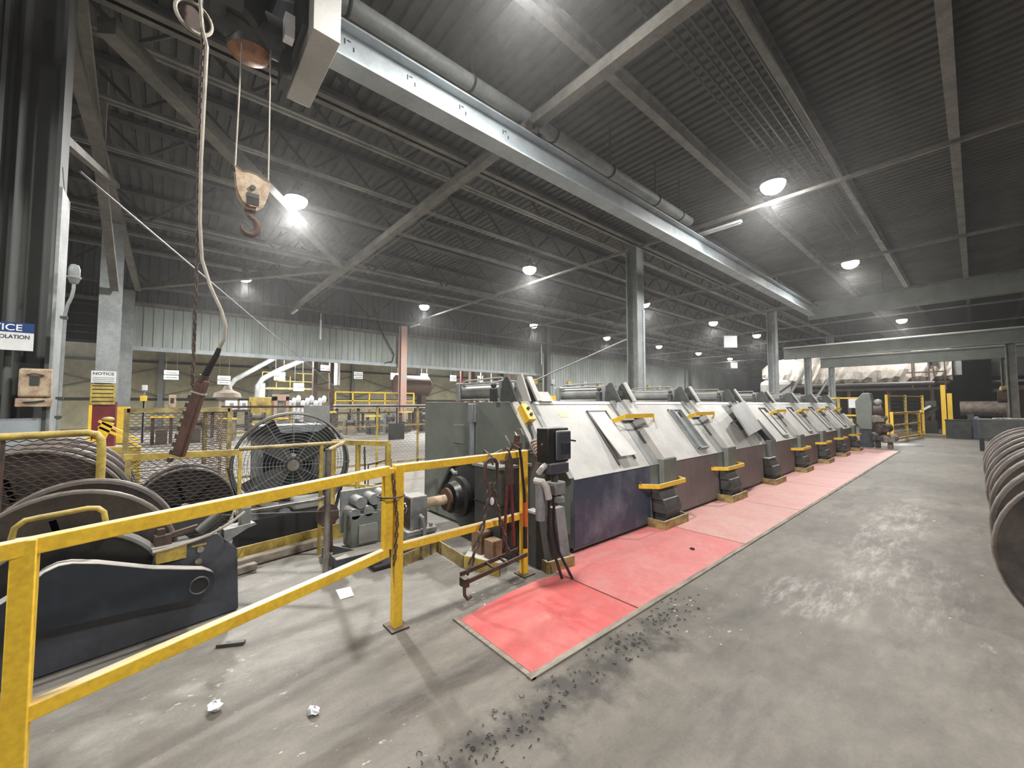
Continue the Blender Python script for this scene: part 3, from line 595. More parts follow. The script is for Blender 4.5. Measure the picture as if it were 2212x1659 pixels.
# spools
def spool(name, c, ax, Rr, w, label, group, rb=None, mat='spool'):
    o = thing(name, label, 'spool', c, 0, group); ax = V(ax); rb = rb or Rr * .55; h = w / 2
    for s in (1, -1):
        f = MB(); f.lathe([(.05, 0), (Rr * .72, 0), (Rr * .8, .012), (Rr - .035, .012), (Rr - .012, .024), (Rr, .018), (Rr, -.028), (Rr - .02, -.036), (Rr - .05, -.024), (rb, -.026), (.05, -.026)], ax * s * (h - .03), ax * s, 48)
        f.build('flange', M[mat], o); f = MB(); f.ring(ax * s * (h - .028), ax, Rr - .006, .016, 48, 8); f.build('rim', M['spoolrim'], o)
    MB().lathe([(rb, -h + .05), (rb, h - .05)], (0, 0, 0), ax, 32).build('barrel', M['rust'], o)
    f = MB()
    for k in range(6): t = k * math.pi / 3; u = ax.orthogonal().normalized(); v = ax.cross(u); f.bar(u * .05 * math.cos(t) + v * .05 * math.sin(t) + ax * (h - .036), u * Rr * .7 * math.cos(t) + v * Rr * .7 * math.sin(t) + ax * (h - .036), .03, .012, ax)
    f.build('spoke', M[mat], o)
    return o
spool('wire_spool', (-3.70, -.405, .472), (1, 0, 0), .472, .52, 'big dark wire spool in the pay-off stand behind the brake arm', 'wire spools at the pay-off')
for x, y, rr, lb in ((-4.62, -.76, .56, 'front spool of the brown stack behind the left mesh guard'), (-5.08, -.78, .56, 'second spool of the brown stack behind the left mesh guard'), (-5.54, -.80, .56, 'third spool of the brown stack behind the left mesh guard'), (-5.45, .155, .40, 'dark spool inside the lower yellow mesh frame')):
    spool('wire_spool', (x, y, rr), (1, 0, 0), rr, .42, lb, 'wire spools at the pay-off', mat='spool' if y < 0 else 'black')
for k in range(8):
    spool('steel_reel', (.585 + .01 * (k % 3), 4.0 + .36 + .80 * k, .55), (0, 1, 0), .55, .74, ['nearest steel reel of the row on the right edge of the aisle', 'second steel reel of the right-edge row', 'third steel reel of the right-edge row', 'fourth steel reel of the right-edge row', 'fifth steel reel of the right-edge row', 'third from last steel reel of the right-edge row', 'second from last steel reel of the right-edge row', 'last steel reel of the right-edge row, by the dark bins'][k], 'steel reels on the right', rb=.33)
# guards and cages
o = thing('mesh_guard', 'rounded tube mesh guard at the far left in front of the spool stack', 'guard', (-4.3, -.4, 0))
MB().tube([(0, -1.0, 1.225), (0, -.6, 1.23), (0, -.06, 1.245), (0, -.01, 1.23), (0, .015, 1.19), (0, .02, 1.1), (0, .02, .0)], .026, 10).build('tube_frame', M['old_yellow'], o)
MB().mesh_net((.0, -1.0, .55), (0, 1, 0), (0, 0, 1), 1.0, .66, .062, .028, .006).build('mesh_infill', M['rustdark'], o); MB().bar((0, -.45, .5), (0, -.45, 1.22), .02).build('mullion', M['rustdark'], o)
o = thing('mesh_cage', 'tall flat-bar mesh cage panel behind the hanging pendant', 'cage', (-6.5, .1, 0))
for a, b in (((0, -.48, 1.38), (0, .51, 1.38)), ((0, -.48, 0), (0, -.48, 1.4)), ((0, .51, 0), (0, .51, 1.4)), ((-.0, .51, 1.38), (-.9, .3, 1.38)), ((-.9, .3, 0), (-.9, .3, 1.4)), ((0, -.48, .04), (0, .51, .04))): MB().bar(a, b, .05).build('frame_bar', M['tan_yellow'], o)
MB().mesh_net((0, -.47, .06), (0, 1, 0), (0, 0, 1), .97, 1.3, .07, .031, .007).build('mesh_panel', M['rustdark'], o)
MB().mesh_net((0, .5, .06), (-.9, -.2, 0), (0, 0, 1), .9, 1.3, .07, .031, .007).build('mesh_panel', M['rustdark'], o)
o = thing('mesh_screen', 'low yellow flat-bar frame with mesh infill in front of the dark spool', 'frame', (-5.0, .15, 0))
MB().bar((0, -.45, .975), (0, .43, .955), .03, .06).build('frame_bar', M['old_yellow'], o); MB().bar((0, -.42, 0), (0, -.42, .96), .04, .05).build('frame_bar', M['tan_yellow'], o); MB().bar((0, .42, .0), (0, .42, .95), .03, .05).build('frame_bar', M['old_yellow'], o)
MB().mesh_net((0, -.4, .15), (0, 1, 0), (0, 0, 1), .8, .78, .07, .031, .006).build('mesh_panel', M['rustdark'], o)
o = thing('mesh_fence', 'long rusty-topped wire mesh fence across the middle of the shed', 'fence', (-8.8, 3, 0))
MB().bar((0, -2.3, 1.4), (0, 2.9, 1.4), .04).build('top_rail', M['rust'], o); MB().bar((0, -2.3, .93), (0, 2.9, .97), .035).build('mid_rail', M['tan_yellow'], o); MB().bar((0, -2.3, .12), (0, 2.9, .12), .04).build('bottom_rail', M['tan_yellow'], o)
for k, y in enumerate((-2.3, -1.2, -.55, .55, 1.55, 2.35)): MB().bar((0, y, 0), (0, y, 1.4), .04).build('fence_post', M['old_yellow' if k % 2 else 'tan_yellow'], o)
MB().mesh_net((.0, -2.3, .14), (0, 1, 0), (0, 0, 1), 5.2, 1.25, .11, .05, .006).build('mesh_infill', M['midgrey'], o)
o = MB().bx(-8.76, -8.74, 2.03, 2.52, 1.03, 1.42).build('sign_plate', M['hood2']); tag(o, 'blank pale grey plate hung on the wire mesh fence', 'sign'); o = thing('blank_plate', 'small blank dark grey plate hung low on the wire mesh fence', 'sign', (-8.74, 3.98, .63)); MB().bx(0, .015, -.19, .19, 0, .38).build('plate', M['darkgrey'], o); MB().tube([(0, -.17, .38), (0, -.17, .75)], .006, 5).tube([(0, .17, .38), (0, .17, .75)], .006, 5).build('hanging_wire', M['steel'], o)
# drum fan
F_ = thing('drum_fan', 'large round drum fan with wire guard standing behind the pipe rail', 'fan', (-5.62, 1.19, 0), R(-9))
MB().lathe([(.62, -.16), (.645, -.13), (.645, .13), (.62, .16), (.61, .14), (.62, .1), (.62, -.12)], (0, 0, .71), (1, 0, 0), 48).build('drum', M['darkgrey'], F_)
for s in (.165, -.165):
    g = MB()
    for k in range(15): g.ring((s, 0, .71), (1, 0, 0), .1 + .0375 * k, .0028, 40, 4)
    for k in range(12): t = k * math.pi / 6; g.tube([(s, .08 * math.cos(t), .71 + .08 * math.sin(t)), (s, .635 * math.cos(t), .71 + .635 * math.sin(t))], .004, 4)
    g.build('wire_guard', M['midgrey'], F_)
MB().cyl((.17, 0, .71), (.19, 0, .71), .065, 20).build('badge', M['steel'], F_); MB().cyl((-.3, 0, .71), (.06, 0, .71), .10, 20).build('motor', M['darkgrey'], F_)
for k in range(4):
    t = R(35 + 90 * k); e = V(0, math.cos(t), math.sin(t)); q = V(0, -math.sin(t), math.cos(t)); c = V(.02, 0, .71)
    MB().prism([c + e * .08 + q * .06 + V(.03, 0, 0), c + e * .35 + q * .17 + V(.05, 0, 0), c + e * .57 + q * .16 + V(.05, 0, 0), c + e * .58 - q * .14 - V(.05, 0, 0), c + e * .3 - q * .1 - V(.05, 0, 0), c + e * .08 - q * .05 - V(.03, 0, 0)], (.008, 0, 0)).build('blade', M['roofdark'], F_)
for s in (-1, 1): MB().tube([(.25, .5 * s, .03), (0, .5 * s, .05), (-.25, .5 * s, .03)], .022, 8).tube([(0, .5 * s, .05), (0, .655 * s, .71)], .022, 8).build('stand_leg', M['darkgrey'], F_)
MB().bar((0, -.5, .05), (0, .5, .05), .04).build('cross_bar', M['darkgrey'], F_)
o = thing('cabinet_frame', 'grey steel cabinet frame standing right behind the drum fan', 'cabinet', (-6.5, 1.32, 0))
MB().bx(-.3, .3, -.42, .42, 1.06, 1.16).build('top', M['midgrey'], o); MB().bx(-.3, -.27, -.42, .42, 0, 1.06).build('back', M['rubber'], o)
for y in (-.39, .39): MB().bx(-.3, .3, y - .03, y + .03, 0, 1.06).build('side', M['midgrey'], o)
# pipe rails, gate, curb and timbers behind the pay-off
o = thing('pipe_rail', 'bare grey pipe rail in front of the drum fan', 'railing', (-4.2, .8, 0))
MB().tube([(0, -.33, 1.065), (-.02, .56, 1.065)], .019, 10).build('top_pipe', M['tan_yellow'], o); MB().tube([(0, -.32, .515), (.42, .27, .625)], .017, 10).build('lower_pipe', M['steel'], o); MB().tube([(.46, .275, 0), (.46, .275, 1.06)], .026, 10).build('post', M['steel'], o); MB().bar((.0, .34, .0), (.0, .34, 1.05), .03, .03).build('post', M['old_yellow'], o)
MB().tube([(.46, .275, 1.05), (-.02, .56, 1.065)], .019, 8).build('top_pipe', M['tan_yellow'], o)
o = thing('yellow_gate', 'small faded yellow gate frame beyond the pipe rail', 'gate', (-5.0, 1.5, 0))
for a, b, w in (((-.05, 0, 1.0), (.55, .43, 1.0), .055), ((-.05, 0, 0), (-.05, 0, 1.0), .055), ((.55, .43, 0), (.55, .43, 1.0), .05), ((.23, .2, 0), (.23, .2, 1.0), .045), ((-.05, 0, .5), (.55, .43, .5), .035)): MB().bar(a, b, w).build('frame_bar', M['old_yellow'], o)
o = MB().chain([(-4.73, 1.76, .93), (-4.72, 1.77, .6), (-4.72, 1.77, .45)], .05, .006).build('gate_chain', M['rustdark']); tag(o, 'rusty chain hanging on the faded yellow gate', 'chain')
o = thing('tilted_stand', 'small wire display stand tilted beside the roller unit', 'stand', (-4.65, 1.9, 0)); MB().bar((0, 0, 0), (0, 0, .5), .03).build('post', M['rustdark'], o)
g = MB(); q = [(0, -.12, .5), (0, .16, .53), (-.06, .18, .78), (-.06, -.1, .74)]
for a, b in zip(q, q[1:] + q[:1]): g.bar(a, b, .015)
g.build('frame', M['rustdark'], o); MB().bx(-.02, .06, -.16, .22, .485, .5).build('shelf', M['hood2'], o)
o = MB().bar((-4.36, .3, .078), (-4.62, 1.62, .078), .02, .155).build('curb_plate', M['old_yellow']); tag(o, 'long faded yellow curb plate under the drum fan', 'curb')
for i, (p, q, w, lb) in enumerate((((-4.26, .35, .05), (-4.44, 1.25, .05), .09, 'grey weathered timber lying along the yellow curb'), ((-4.12, .33, .035), (-4.2, .62, .035), .07, 'short grey timber offcut beside the pay-off stand'))):
    o = MB().bar(p, q, w, w * .8).build('timber', M['wood'], bevel=.006); tag(o, lb, 'timber')
o = thing('pit_tank', 'dark open tank with pump parts below the drum fan', 'tank', (-4.95, .95, 0)); MB().bx(-.25, .22, -.4, .5, 0, .30).build('tank', M['rubber'], o); MB().bx(-.1, .1, .1, .42, .30, .42).build('motor', M['hood2'], o, bevel=.02); MB().cyl((-.05, -.1, .3), (-.05, -.1, .38), .09, 16).build('pump', M['darkgrey'], o)
o = MB().bx(-4.9, -4.5, 1.75, 2.35, 0, .32).build('white_drum_box', M['hood'], bevel=.03); tag(o, 'pale box-shaped casing behind the roller unit', 'casing')
# roller straightener, wire, die box on stand
o = thing('roller_unit', 'grey roller straightening unit on a dark bed behind the swing railing', 'machine', (-3.98, 1.5, 0))
MB().bx(-.12, .10, -.17, .2, .10, .40).build('body', M['greygreen'], o, bevel=.008); MB().bx(-.14, -.1, -.2, .3, .2, .60).build('back_plate', M['midgrey'], o); MB().bx(-.14, .3, -.36, .3, 0, .1).build('bed', M['navy2'], o, bevel=.006)
for y, z in ((-.13, .41), (.0, .42), (.13, .44)): MB().cyl((-.1, y, z), (.1, y, z), .05, 18).build('lower_roller', M['midgrey'], o)
for y, z in ((-.07, .505), (.06, .52), (.17, .54)): MB().cyl((-.1, y, z), (.09, y, z), .055, 18).build('upper_roller', M['midgrey'], o)
MB().prism([(.14, -.34, .1), (.14, -.34, .18), (.14, -.15, .1)], (.02, 0, 0)).build('gusset', M['navy2'], o); MB().bx(.1, .12, -.1, .08, .13, .3).build('name_plate', M['hood2'], o)
MB().cyl((.05, -.34, .1), (.05, -.36, .44), .03, 8).cyl((.02, -.37, .44), (.07, -.37, .44), .1, 20).build('guide_wheel', M['rustdark'], o)
o = MB().tube([(-3.9, .05, .62), (-3.47, .50, .655), (-3.86, 1.37, .455), (-3.62, 1.62, .46), (-3.6, 1.72, .465)], .0035, 6).build('drawn_wire', M['steel']); tag(o, 'single drawn wire running from the pay-off to the die box', 'wire')
o = thing('die_box', 'grey box on a clamped stand with rusty shaft behind the railing post', 'machine', (-3.60, 1.84, 0))
MB().bx(-.10, .10, -.09, .085, .27, .575).build('box', M['midgrey'], o, bevel=.008); MB().bx(-.09, .09, -.094, -.091, .28, .56).build('inlet_face', M['rustdark'], o); MB().ring((-.0, -.1, .46), (0, 1, 0), .04, .012, 16, 6).cyl((0, -.14, .45), (0, -.09, .46), .014, 8).build('inlet_collar', M['steel'], o)
MB().bx(-.16, .14, -.14, .17, .225, .27).bx(-.15, .13, -.13, .16, .18, .22).build('clamp_plate', M['midgrey'], o, bevel=.006); MB().bx(-.13, .1, -.1, .13, 0, .18).build('pedestal', M['bluegrey'], o)
MB().tube([(.11, .0, .40), (.15, .01, .38), (.165, .02, .3), (.16, .02, .1)], .017, 8).build('hose', M['midgrey'], o)
for y in (-.08, .12): MB().cyl((.1, y, .27), (.1, y, .3), .02, 8).build('bolt', M['steel'], o)
MB().cyl((0, .085, .475), (0, .36, .475), .05, 20).build('shaft', M['putty'], o); MB().cyl((0, .34, .475), (0, .37, .475), .115, 28).build('shaft_flange', M['rust'], o)
o = thing('drive_hub', 'black round hub inside a cut-away hexagonal guard at the machine end', 'hub', (-3.60, 2.52, 0))
MB().lathe([(.02, -.27), (.15, -.27), (.17, -.2), (.21, -.18), (.21, -.13), (.19, -.1), (.32, -.06), (.40, -.03), (.42, .02), (.42, .1), (.02, .1)], (0, -.02, .48), (0, 1, 0), 40).build('hub', M['black'], o)
MB().xz([(-.62, .40), (-.30, .80), (.25, .88), (.36, .88), (.36, 0), (-.5, 0)], .155, .17).build('guard_back', M['black'], o); MB().xz([(-.62, .40), (-.30, .80), (.25, .88), (.25, .85), (-.28, .77), (-.59, .39)], -.08, .16).build('guard_lip', M['darkgrey'], o)
MB().tube([(-.26, -.1, .72), (-.2, -.1, .69), (-.15, -.1, .70)], .02, 8).build('handle', M['hood2'], o)
o = thing('gear_block', 'tall dark gearbox block in front of the machine end', 'gearbox', (-3.0, 2.40, 0))
MB().bx(-.22, .17, -.12, .26, 0, .86).build('casing', M['darkgrey'], o, bevel=.012); MB().bx(-.24, .19, -.14, .26, .86, .885).build('top_flange', M['hood2'], o); MB().bx(-.225, .175, -.125, .2, .52, .535).build('seam', M['black'], o)
MB().cyl((-.12, -.02, .885), (-.12, -.02, .93), .06, 20).cyl((.03, .06, .885), (.03, .06, .92), .05, 16).build('inspection_cap', M['rust'], o)
for x in (-.2, .0): MB().tube([(x - .02, .02, .885), (x, .05, 1.0 + x * .3), (x + .14, .1, 1.01), (x + .2, .12, .885)], .006, 6).build('wire_loop', M['cable'], o)
o = thing('bench_clamp', 'small rusty clamp with a spindle standing on the gearbox block', 'clamp', (-2.92, 2.55, .886))
MB().bx(-.1, .1, -.05, .07, .0, .12).build('body', M['rustdark'], o, bevel=.01); MB().bx(-.13, .16, -.06, .08, .12, .135).build('plate', M['rust'], o); MB().cyl((-.06, 0, .16), (-.13, -.02, .26), .008, 6).build('spindle', M['steel'], o); MB().bx(-.05, .05, -.02, .04, .13, .2).cyl((0, .01, .2), (.01, .01, .27), .03, 10).build('valve_knob', M['rust'], o); MB().tube([(.02, 0, .26), (-.02, 0, .31), (.05, .02, .33), (.09, .02, .27)], .009, 6).build('wire_twist', M['steel'], o)
# curbed pit and cartons
for p, q, lb in (((-3.40, 1.63), (-3.54, 2.06), 'dirty yellow curb plate along the left side of the floor slab'), ((-3.54, 2.06), (-3.03, 2.03), 'dirty yellow curb plate across the floor slab in front of the gearbox')):
    o = MB().bar((*p, .055), (*q, .055), .012, .11).build('curb_plate', M['tan_yellow']); tag(o, lb, 'curb')
o = thing('floor_block', 'low concrete block with yellow striped edge in front of the cartons', 'block', (-2.98, 2.12, 0))
MB().prism([(-.04, -.08, 0), (.30, .05, 0), (.28, .14, 0), (-.24, .14, 0)], (0, 0, .11)).build('slab', M['hood'], o); MB().bar((-.04, -.09, .055), (.30, .04, .055), .012, .112).build('striped_edge', M['old_yellow'], o)
for x, y, s, lb in ((-3.0, 2.2, .15, 'brown carton, the taller of two on the concrete block'), (-2.82, 2.2, .12, 'small brown carton, the shorter of two on the concrete block')):
    o = MB().bx(x - s / 2, x + s / 2, y - .055, y + .055, .112, .112 + s * 1.3).build('carton', M['card'], bevel=.004); tag(o, lb, 'carton')
# control box on pedestal at the railing end
o = thing('control_box', 'black electrical control box on a pipe stand beside the railing end', 'control box', (-2.38, 2.5, 0))
MB().bx(-.07, .07, -.125, .125, .965, 1.255).build('box', M['black'], o, bevel=.008); MB().bx(.07, .105, -.05, .125, .985, 1.235).build('door_bulge', M['navy2'], o, bevel=.028, seg=3); MB().bx(-.055, .09, -.12, .11, .875, .965).build('gland_box', M['navy2'], o, bevel=.012)
MB().bx(.106, .112, .0, .1, 1.04, 1.13).build('label_plate', M['navy'], o); MB().bar((.03, .12, 1.15), (.05, .24, 1.13), .014).build('lever', M['rubber'], o); MB().cyl((.0, -.13, 1.12), (.0, -.12, 1.12), .012, 8).build('lock', M['steel'], o)
MB().cyl((.02, 0, .60), (.02, 0, .875), .03, 12).build('pipe_stand', M['darkgrey'], o); MB().bx(-.05, .07, -.04, .09, .69, .80).build('pipe_fitting', M['midgrey'], o, bevel=.015); MB().lathe([(.03, 0), (.06, .01), (.055, .05), (.03, .06)], (.03, .03, .62), (0, 0, 1), 16).build('gland', M['midgrey'], o)
MB().tube([(-.02, -.15, .88), (.02, -.14, .93), (.03, -.11, .95)], .025, 8).tube([(-.04, -.17, .82), (.04, -.16, .82), (.06, -.14, .78), (.07, -.12, .68)], .028, 8).build('elbow_fitting', M['hood'], o); MB().tube([(-.0, -.15, .8), (0, -.15, .5)], .04, 10).build('elbow_riser', M['midgrey'], o)
for dy, e in ((-.08, .0), (-.02, .06)): MB().tube([(.03, dy, .70), (.03, dy + .0, .45), (.06, dy + .03, .22), (.10 + e, dy + .08, .02)], .012, 8).build('power_cable', M['rubber'], o)
o = thing('stand_pedestal', 'slanted grey steel pedestal in a yellow timber curb beside the railing end', 'pedestal', (-2.6, 2.62, 0))
MB().prism([(-.13, -.10, .0), (.12, -.10, 0), (.02, -.10, .47), (-.13, -.10, .47)], (0, .07, 0)).build('slanted_leg', M['darkgrey'], o); MB().prism([(-.05, .08, .0), (.14, .08, 0), (.06, .08, .50), (-.05, .08, .50)], (0, .12, 0)).build('slanted_leg', M['midgrey'], o); MB().bx(-.13, .03, -.11, -.02, .47, .49).build('leg_cap', M['hood'], o)
for a, b, h in (((-.17, -.02, .05), (.15, -.115, .05), .1), ((.15, -.115, .05), (.17, .05, .05), .1), ((.17, .055, .05), (.19, .18, .05), .1)): MB().bar(a, b, .022, h).build('curb_board', M['tan_yellow'], o)
# chain sling hung on the railing
o = thing('chain_sling', 'rusty chain sling with oval ring and spreader bar hung at the railing', 'sling', (-2.50, 1.93, .15)); w = MB()
w.tube([(0, .06 * math.cos(t) , .77 + .06 * math.sin(t) + (.05 if math.sin(t) > 0 else -.05)) for t in [2 * math.pi * k / 24 for k in range(24)]], .014, 8, True); w.build('master_link', M['rustdark'], o)
MB().chain([(0, -.015, .66), (.02, -.08, .42), (.06, -.25, .10)], .078, .0105).build('chain_leg', M['rustdark'], o); MB().chain([(0, .015, .66), (.01, .05, .50), (.02, .10, .32), (.02, .17, .08)], .078, .0105).build('chain_leg', M['rustdark'], o)
MB().bar((.05, -.27, .02), (.0, .38, .05), .014, .03).bar((-.05, -.25, .04), (-.09, .36, .07), .014, .03).bx(.0, .07, -.29, -.25, -.01, .05).build('spreader_bar', M['rustdark'], o); MB().tube([(.05, -.28, 0), (.06, -.285, -.06), (.07, -.265, -.09), (.07, -.235, -.08)], .013, 8).build('bar_hook', M['rustdark'], o)
for y in (.0, .14): MB().bar((.035, y, .045), (-.075, y, .06), .014).build('cross_piece', M['rustdark'], o)
MB().tube([(0.02, .0, .83), (.0, .0, .9), (-.09, .0, .935), (-.11, .0, .85)], .008, 6).build('hanging_hook', M['rustdark'], o); MB().sph((.01, -.0, .55), .022, 10, (.6, .9, 1.5)).build('tag_bead', M['white'], o)
o = thing('bolt_cutter', 'red-handled bolt cutter hanging on the railing behind the chain sling', 'tool', (-2.52, 2.13, .30))
MB().bx(-.012, .012, -.035, .035, .62, .70).bx(-.012, .012, -.045, .04, .50, .62).prism([(-.01, -.03, .7), (-.01, .03, .7), (-.01, .0, .77)], (.02, 0, 0)).build('jaw_head', M['rustdark'], o)
for s in (-1, 1): MB().tube([(0, .02 * s, .52), (0, .035 * s, .3), (0, .045 * s, .10)], .012, 8).build('handle', M['red'], o); MB().tube([(0, .045 * s, .12), (0, .048 * s, .0)], .016, 8).build('grip', M['red'], o)
MB().tube([(0, -.02, .70), (.01, 0, .78), (-.04, 0, .80), (-.07, .0, .76)], .006, 6).build('loop', M['rustdark'], o)
o = thing('hung_hose', 'black hose with an orange sleeve looped over the railing beside its end post', 'hose', (-2.53, 2.24, .25)); MB().tube([(-.11, -.03, .6), (-.105, -.02, .8), (-.04, -.01, .855), (.015, .0, .84), (.02, .02, .7), (.02, .05, .45), (.02, .055, .25)], .012, 8).build('hose', M['rubber'], o); MB().tube([(.02, .052, .38), (.02, .057, .18)], .016, 8).build('sleeve', M['orange'], o); MB().tube([(.02, .057, .18), (.02, .06, .0)], .019, 8).build('plug', M['rubber'], o)
# hoist, hook block, pendant
o = thing('monorail_hoist', 'dark electric hoist with pale panel box hung under the monorail beam at the top', 'hoist', (-4.25, .6, 4.6))
MB().bx(-.5, .56, .25, .485, .17, .8).build('panel_box', M['hood'], o, bevel=.006); MB().bx(-.3, .4, .2, .25, .3, .8).build('mount_plate', M['black'], o)
MB().lathe([(0, -.35), (.2, -.34), (.24, -.3), (.24, .3), (.2, .34), (0, .35)], (-.0, -.22, .62), (0, .25, 1), 28).build('motor', M['black'], o); MB().lathe([(0, .0), (.1, .008), (.15, .03), (.175, .07)], (-.09, -.13, .09), (.1, -.1, 1), 28).build('copper_rim', M['copper'], o); MB().lathe([(.174, .068), (.185, .12), (.185, .3), (0, .3)], (-.09, -.13, .09), (.1, -.1, 1), 28).build('motor_dome', M['darkgrey'], o)
MB().cyl((.0, -.34, .3), (0, .12, .3), .13, 24).build('drum', M['darkgrey'], o); 
MB().bx(-.1, .1, .1, .18, -.05, .45).build('rope_guide', M['black'], o); MB().bx(.2, .3, .08, .16, .2, .42).build('junction_box', M['white'], o)
for y in (-.3, .3): MB().bx(-.2, -.17, y - .06, y + .06, .4, .8).bx(.17, .2, y - .06, y + .06, .4, .8).build('trolley_plate', M['darkgrey'], o); MB().cyl((-.17, y, .5), (.17, y, .5), .05, 12).build('trolley_wheel', M['black'], o)
MB().bx(.4, .5, -.62, -.25, .1, .4).bx(.0, .45, -.45, -.35, .3, .4).build('cable_bracket', M['black'], o); MB().ring((.76, -.56, -.42), (1, .25, 0), .105, .012, 28, 8).tube([(.78, -.53, -.30), (.70, -.52, -.0), (.48, -.5, .15)], .01, 6).build('cable_ring', M['cable'], o)
MB().lathe([(0, 0), (.09, 0), (.09, .03), (0, .03)], (.72, -.56, -.43), (1, .25, 0), 24).build('reel_disc', M['rustdark'], o)
o = thing('hook_block', 'rusty hook block with swivel hook hanging on two wire ropes', 'hook block', (-4.2, .49, 2.97))
sh = [(-.125, .565), (-.07, .535), (-.02, .55), (.03, .545), (.09, .52), (.145, .515), (.14, .43), (.11, .31), (.06, .26), (0, .25), (-.06, .28), (-.10, .36), (-.115, .46)]
MB().yz(sh, .035, .05).yz(sh, -.05, -.035).build('cheek_plate', M['putty'], o); MB().tube([(.0, y, z + .012) for y, z in sh[:6]], .03, 8).build('top_guard', M['rust'], o)
MB().cyl((-.034, .01, .41), (.034, .01, .41), .10, 24).build('sheave', M['darkgrey'], o); MB().cyl((-.06, .01, .42), (.065, .01, .42), .022, 12).bx(.05, .058, -.03, .06, .33, .37).build('pin', M['darkgrey'], o); MB().bx(.05, .056, -.03, .06, .27, .325).build('slot', M['rubber'], o)
MB().cyl((0, 0, .17), (0, 0, .27), .025, 12).bx(-.04, .04, -.04, .04, .22, .26).build('swivel', M['rust'], o)
hk = [(0, 0, .19), (0, .0, .17), (0, .04, .15), (0, .065, .10), (0, .06, .045), (0, .02, .005), (0, -.03, .01), (0, -.058, .045), (0, -.06, .085)]
MB().tube(hk, [.018, .02, .026, .03, .03, .028, .024, .018, .01], 10).build('hook', M['rust'], o)
for y, y2, lb in ((-.12, -.1, ''), (.135, .12, '')): MB().tube([(0, y, .55), (0, y2, 1.88)], .007, 6).build('wire_rope', M['cable'], o)
o = thing('hoist_pendant', 'rusty toothed hoist pendant hanging on a pale cable and chain', 'pendant', (-3.60, .11, 1.09))
def off(ps): return [V(p) - V(-3.60, .11, 1.09) for p in ps]
MB().tube(off([(-3.5, .05, 4.72), (-3.451, .06, 4.393), (-3.447, .087, 4.1), (-3.431, .116, 3.97), (-3.453, .114, 3.645), (-3.489, .11, 3.157), (-3.509, .118, 2.735), (-3.51, .137, 2.475), (-3.477, .19, 2.279), (-3.434, .252, 2.117), (-3.418, .28, 2.003), (-3.43, .273, 1.906), (-3.467, .237, 1.818)]), .011, 8).build('cable', M['cable'], o)
MB().tube(off([(-3.455, .25, 1.85), (-3.467, .237, 1.80), (-3.50, .205, 1.72), (-3.53, .175, 1.64)]), [.014, .018, .02, .024], 8).build('cable_boot', M['rubber'], o)
a, b = V(*off([(-3.535, .172, 1.63)])[0]), V(*off([(-3.67, .055, 1.093)])[0]); dd = (b - a).normalized(); sd = V(.78, -.6, 0)
Mx = Matrix((sd, sd.cross(dd).normalized() * -1, dd)).transposed()
MB().box((a + b) / 2, (.05, .075, (b - a).length), M=Mx).build('body', M['rust'], o, bevel=.012); MB().cyl(a - dd * .03, a + dd * .02, .03, 14).build('top_collar', M['rustdark'], o)
for k in range(9):
    p = a + dd * (.13 + .058 * k); MB().box(p + V(-.03, -.037, 0), (.03, .022, .032), M=Mx).build('push_button', M['rustdark'], o)
MB().box(a + dd * .1, (.056, .08, .012), M=Mx).build('strap', M['cable'], o)
MB().chain(off([(-3.46, .06, 4.6), (-3.449, .089, 4.035), (-3.475, .089, 3.645), (-3.507, .1, 2.995), (-3.533, .109, 2.475), (-3.559, .114, 2.019), (-3.584, .114, 1.60), (-3.57, .13, 1.55)]), .048, .0065).build('strain_chain', M['rustdark'], o)
# loose things on the floor
o = MB().prism([(-3.325, 1.031, .002), (-3.306, 1.138, .002), (-3.132, 1.107, .004), (-3.141, 1.009, .002)], (0, 0, .0015)).build('paper_sheet', M['white']); tag(o, 'white paper sheet lying on the floor behind the swing railing', 'paper')
def wad(x, y, r, lb, nm='crumpled_paper', mt='white'):
    mb = MB(); mb.sph((x, y, r * .62), r, 10, (1.1, .9, .62)); mb.v = [(a + random.uniform(-.25, .25) * r, b + random.uniform(-.25, .25) * r, max(0.001, c + random.uniform(-.25, .25) * r)) for a, b, c in mb.v]
    o = mb.build(nm, M[mt], smooth=False); tag(o, lb, 'litter')
wad(-2.42, .21, .03, 'crumpled paper wad on the floor left of the rail shadow'); wad(-2.09, .56, .026, 'crumpled paper wad on the floor right of the rail shadow')
wad(-1.9, 4.0, .022, 'dark lump lying on the second pink plate', 'dark_lump', 'rubber')
o = MB().bar((-3.02, .26, .012), (-2.95, .39, .012), .03, .02).build('steel_strip', M['darkgrey']); tag(o, 'short dark steel strip on the floor beneath the lower rail', 'strip')
o = MB().bx(-3.75, -3.45, 1.38, 1.6, 0, .05).build('greasy_rag', M['rubber'], bevel=.02, seg=3); tag(o, 'greasy black rag on the floor by the railing posts', 'rag')
sw = MB(); rs = random.Random(3)
for k in range(260):
    y = rs.uniform(-.2, 3.1); x = -1.42 + rs.gauss(0, .065) + .05 * math.sin(y * 2); r = rs.uniform(.004, .012); t0 = rs.uniform(0, 6.28); n = rs.randint(3, 6); h = .004
    if rs.random() < .35: y = rs.choice((2.15, 2.5, 1.2, .9)) + rs.gauss(0, .1)
    sw.tube([(x + r * math.cos(t0 + j * .9), y + r * math.sin(t0 + j * .9), h + .003 * (j % 2)) for j in range(n)], .0018, 4)
o = sw.build('metal_shavings', M['rubber']); tag(o, 'curled dark metal shavings strewn along the oily track', 'shavings', kind='stuff')
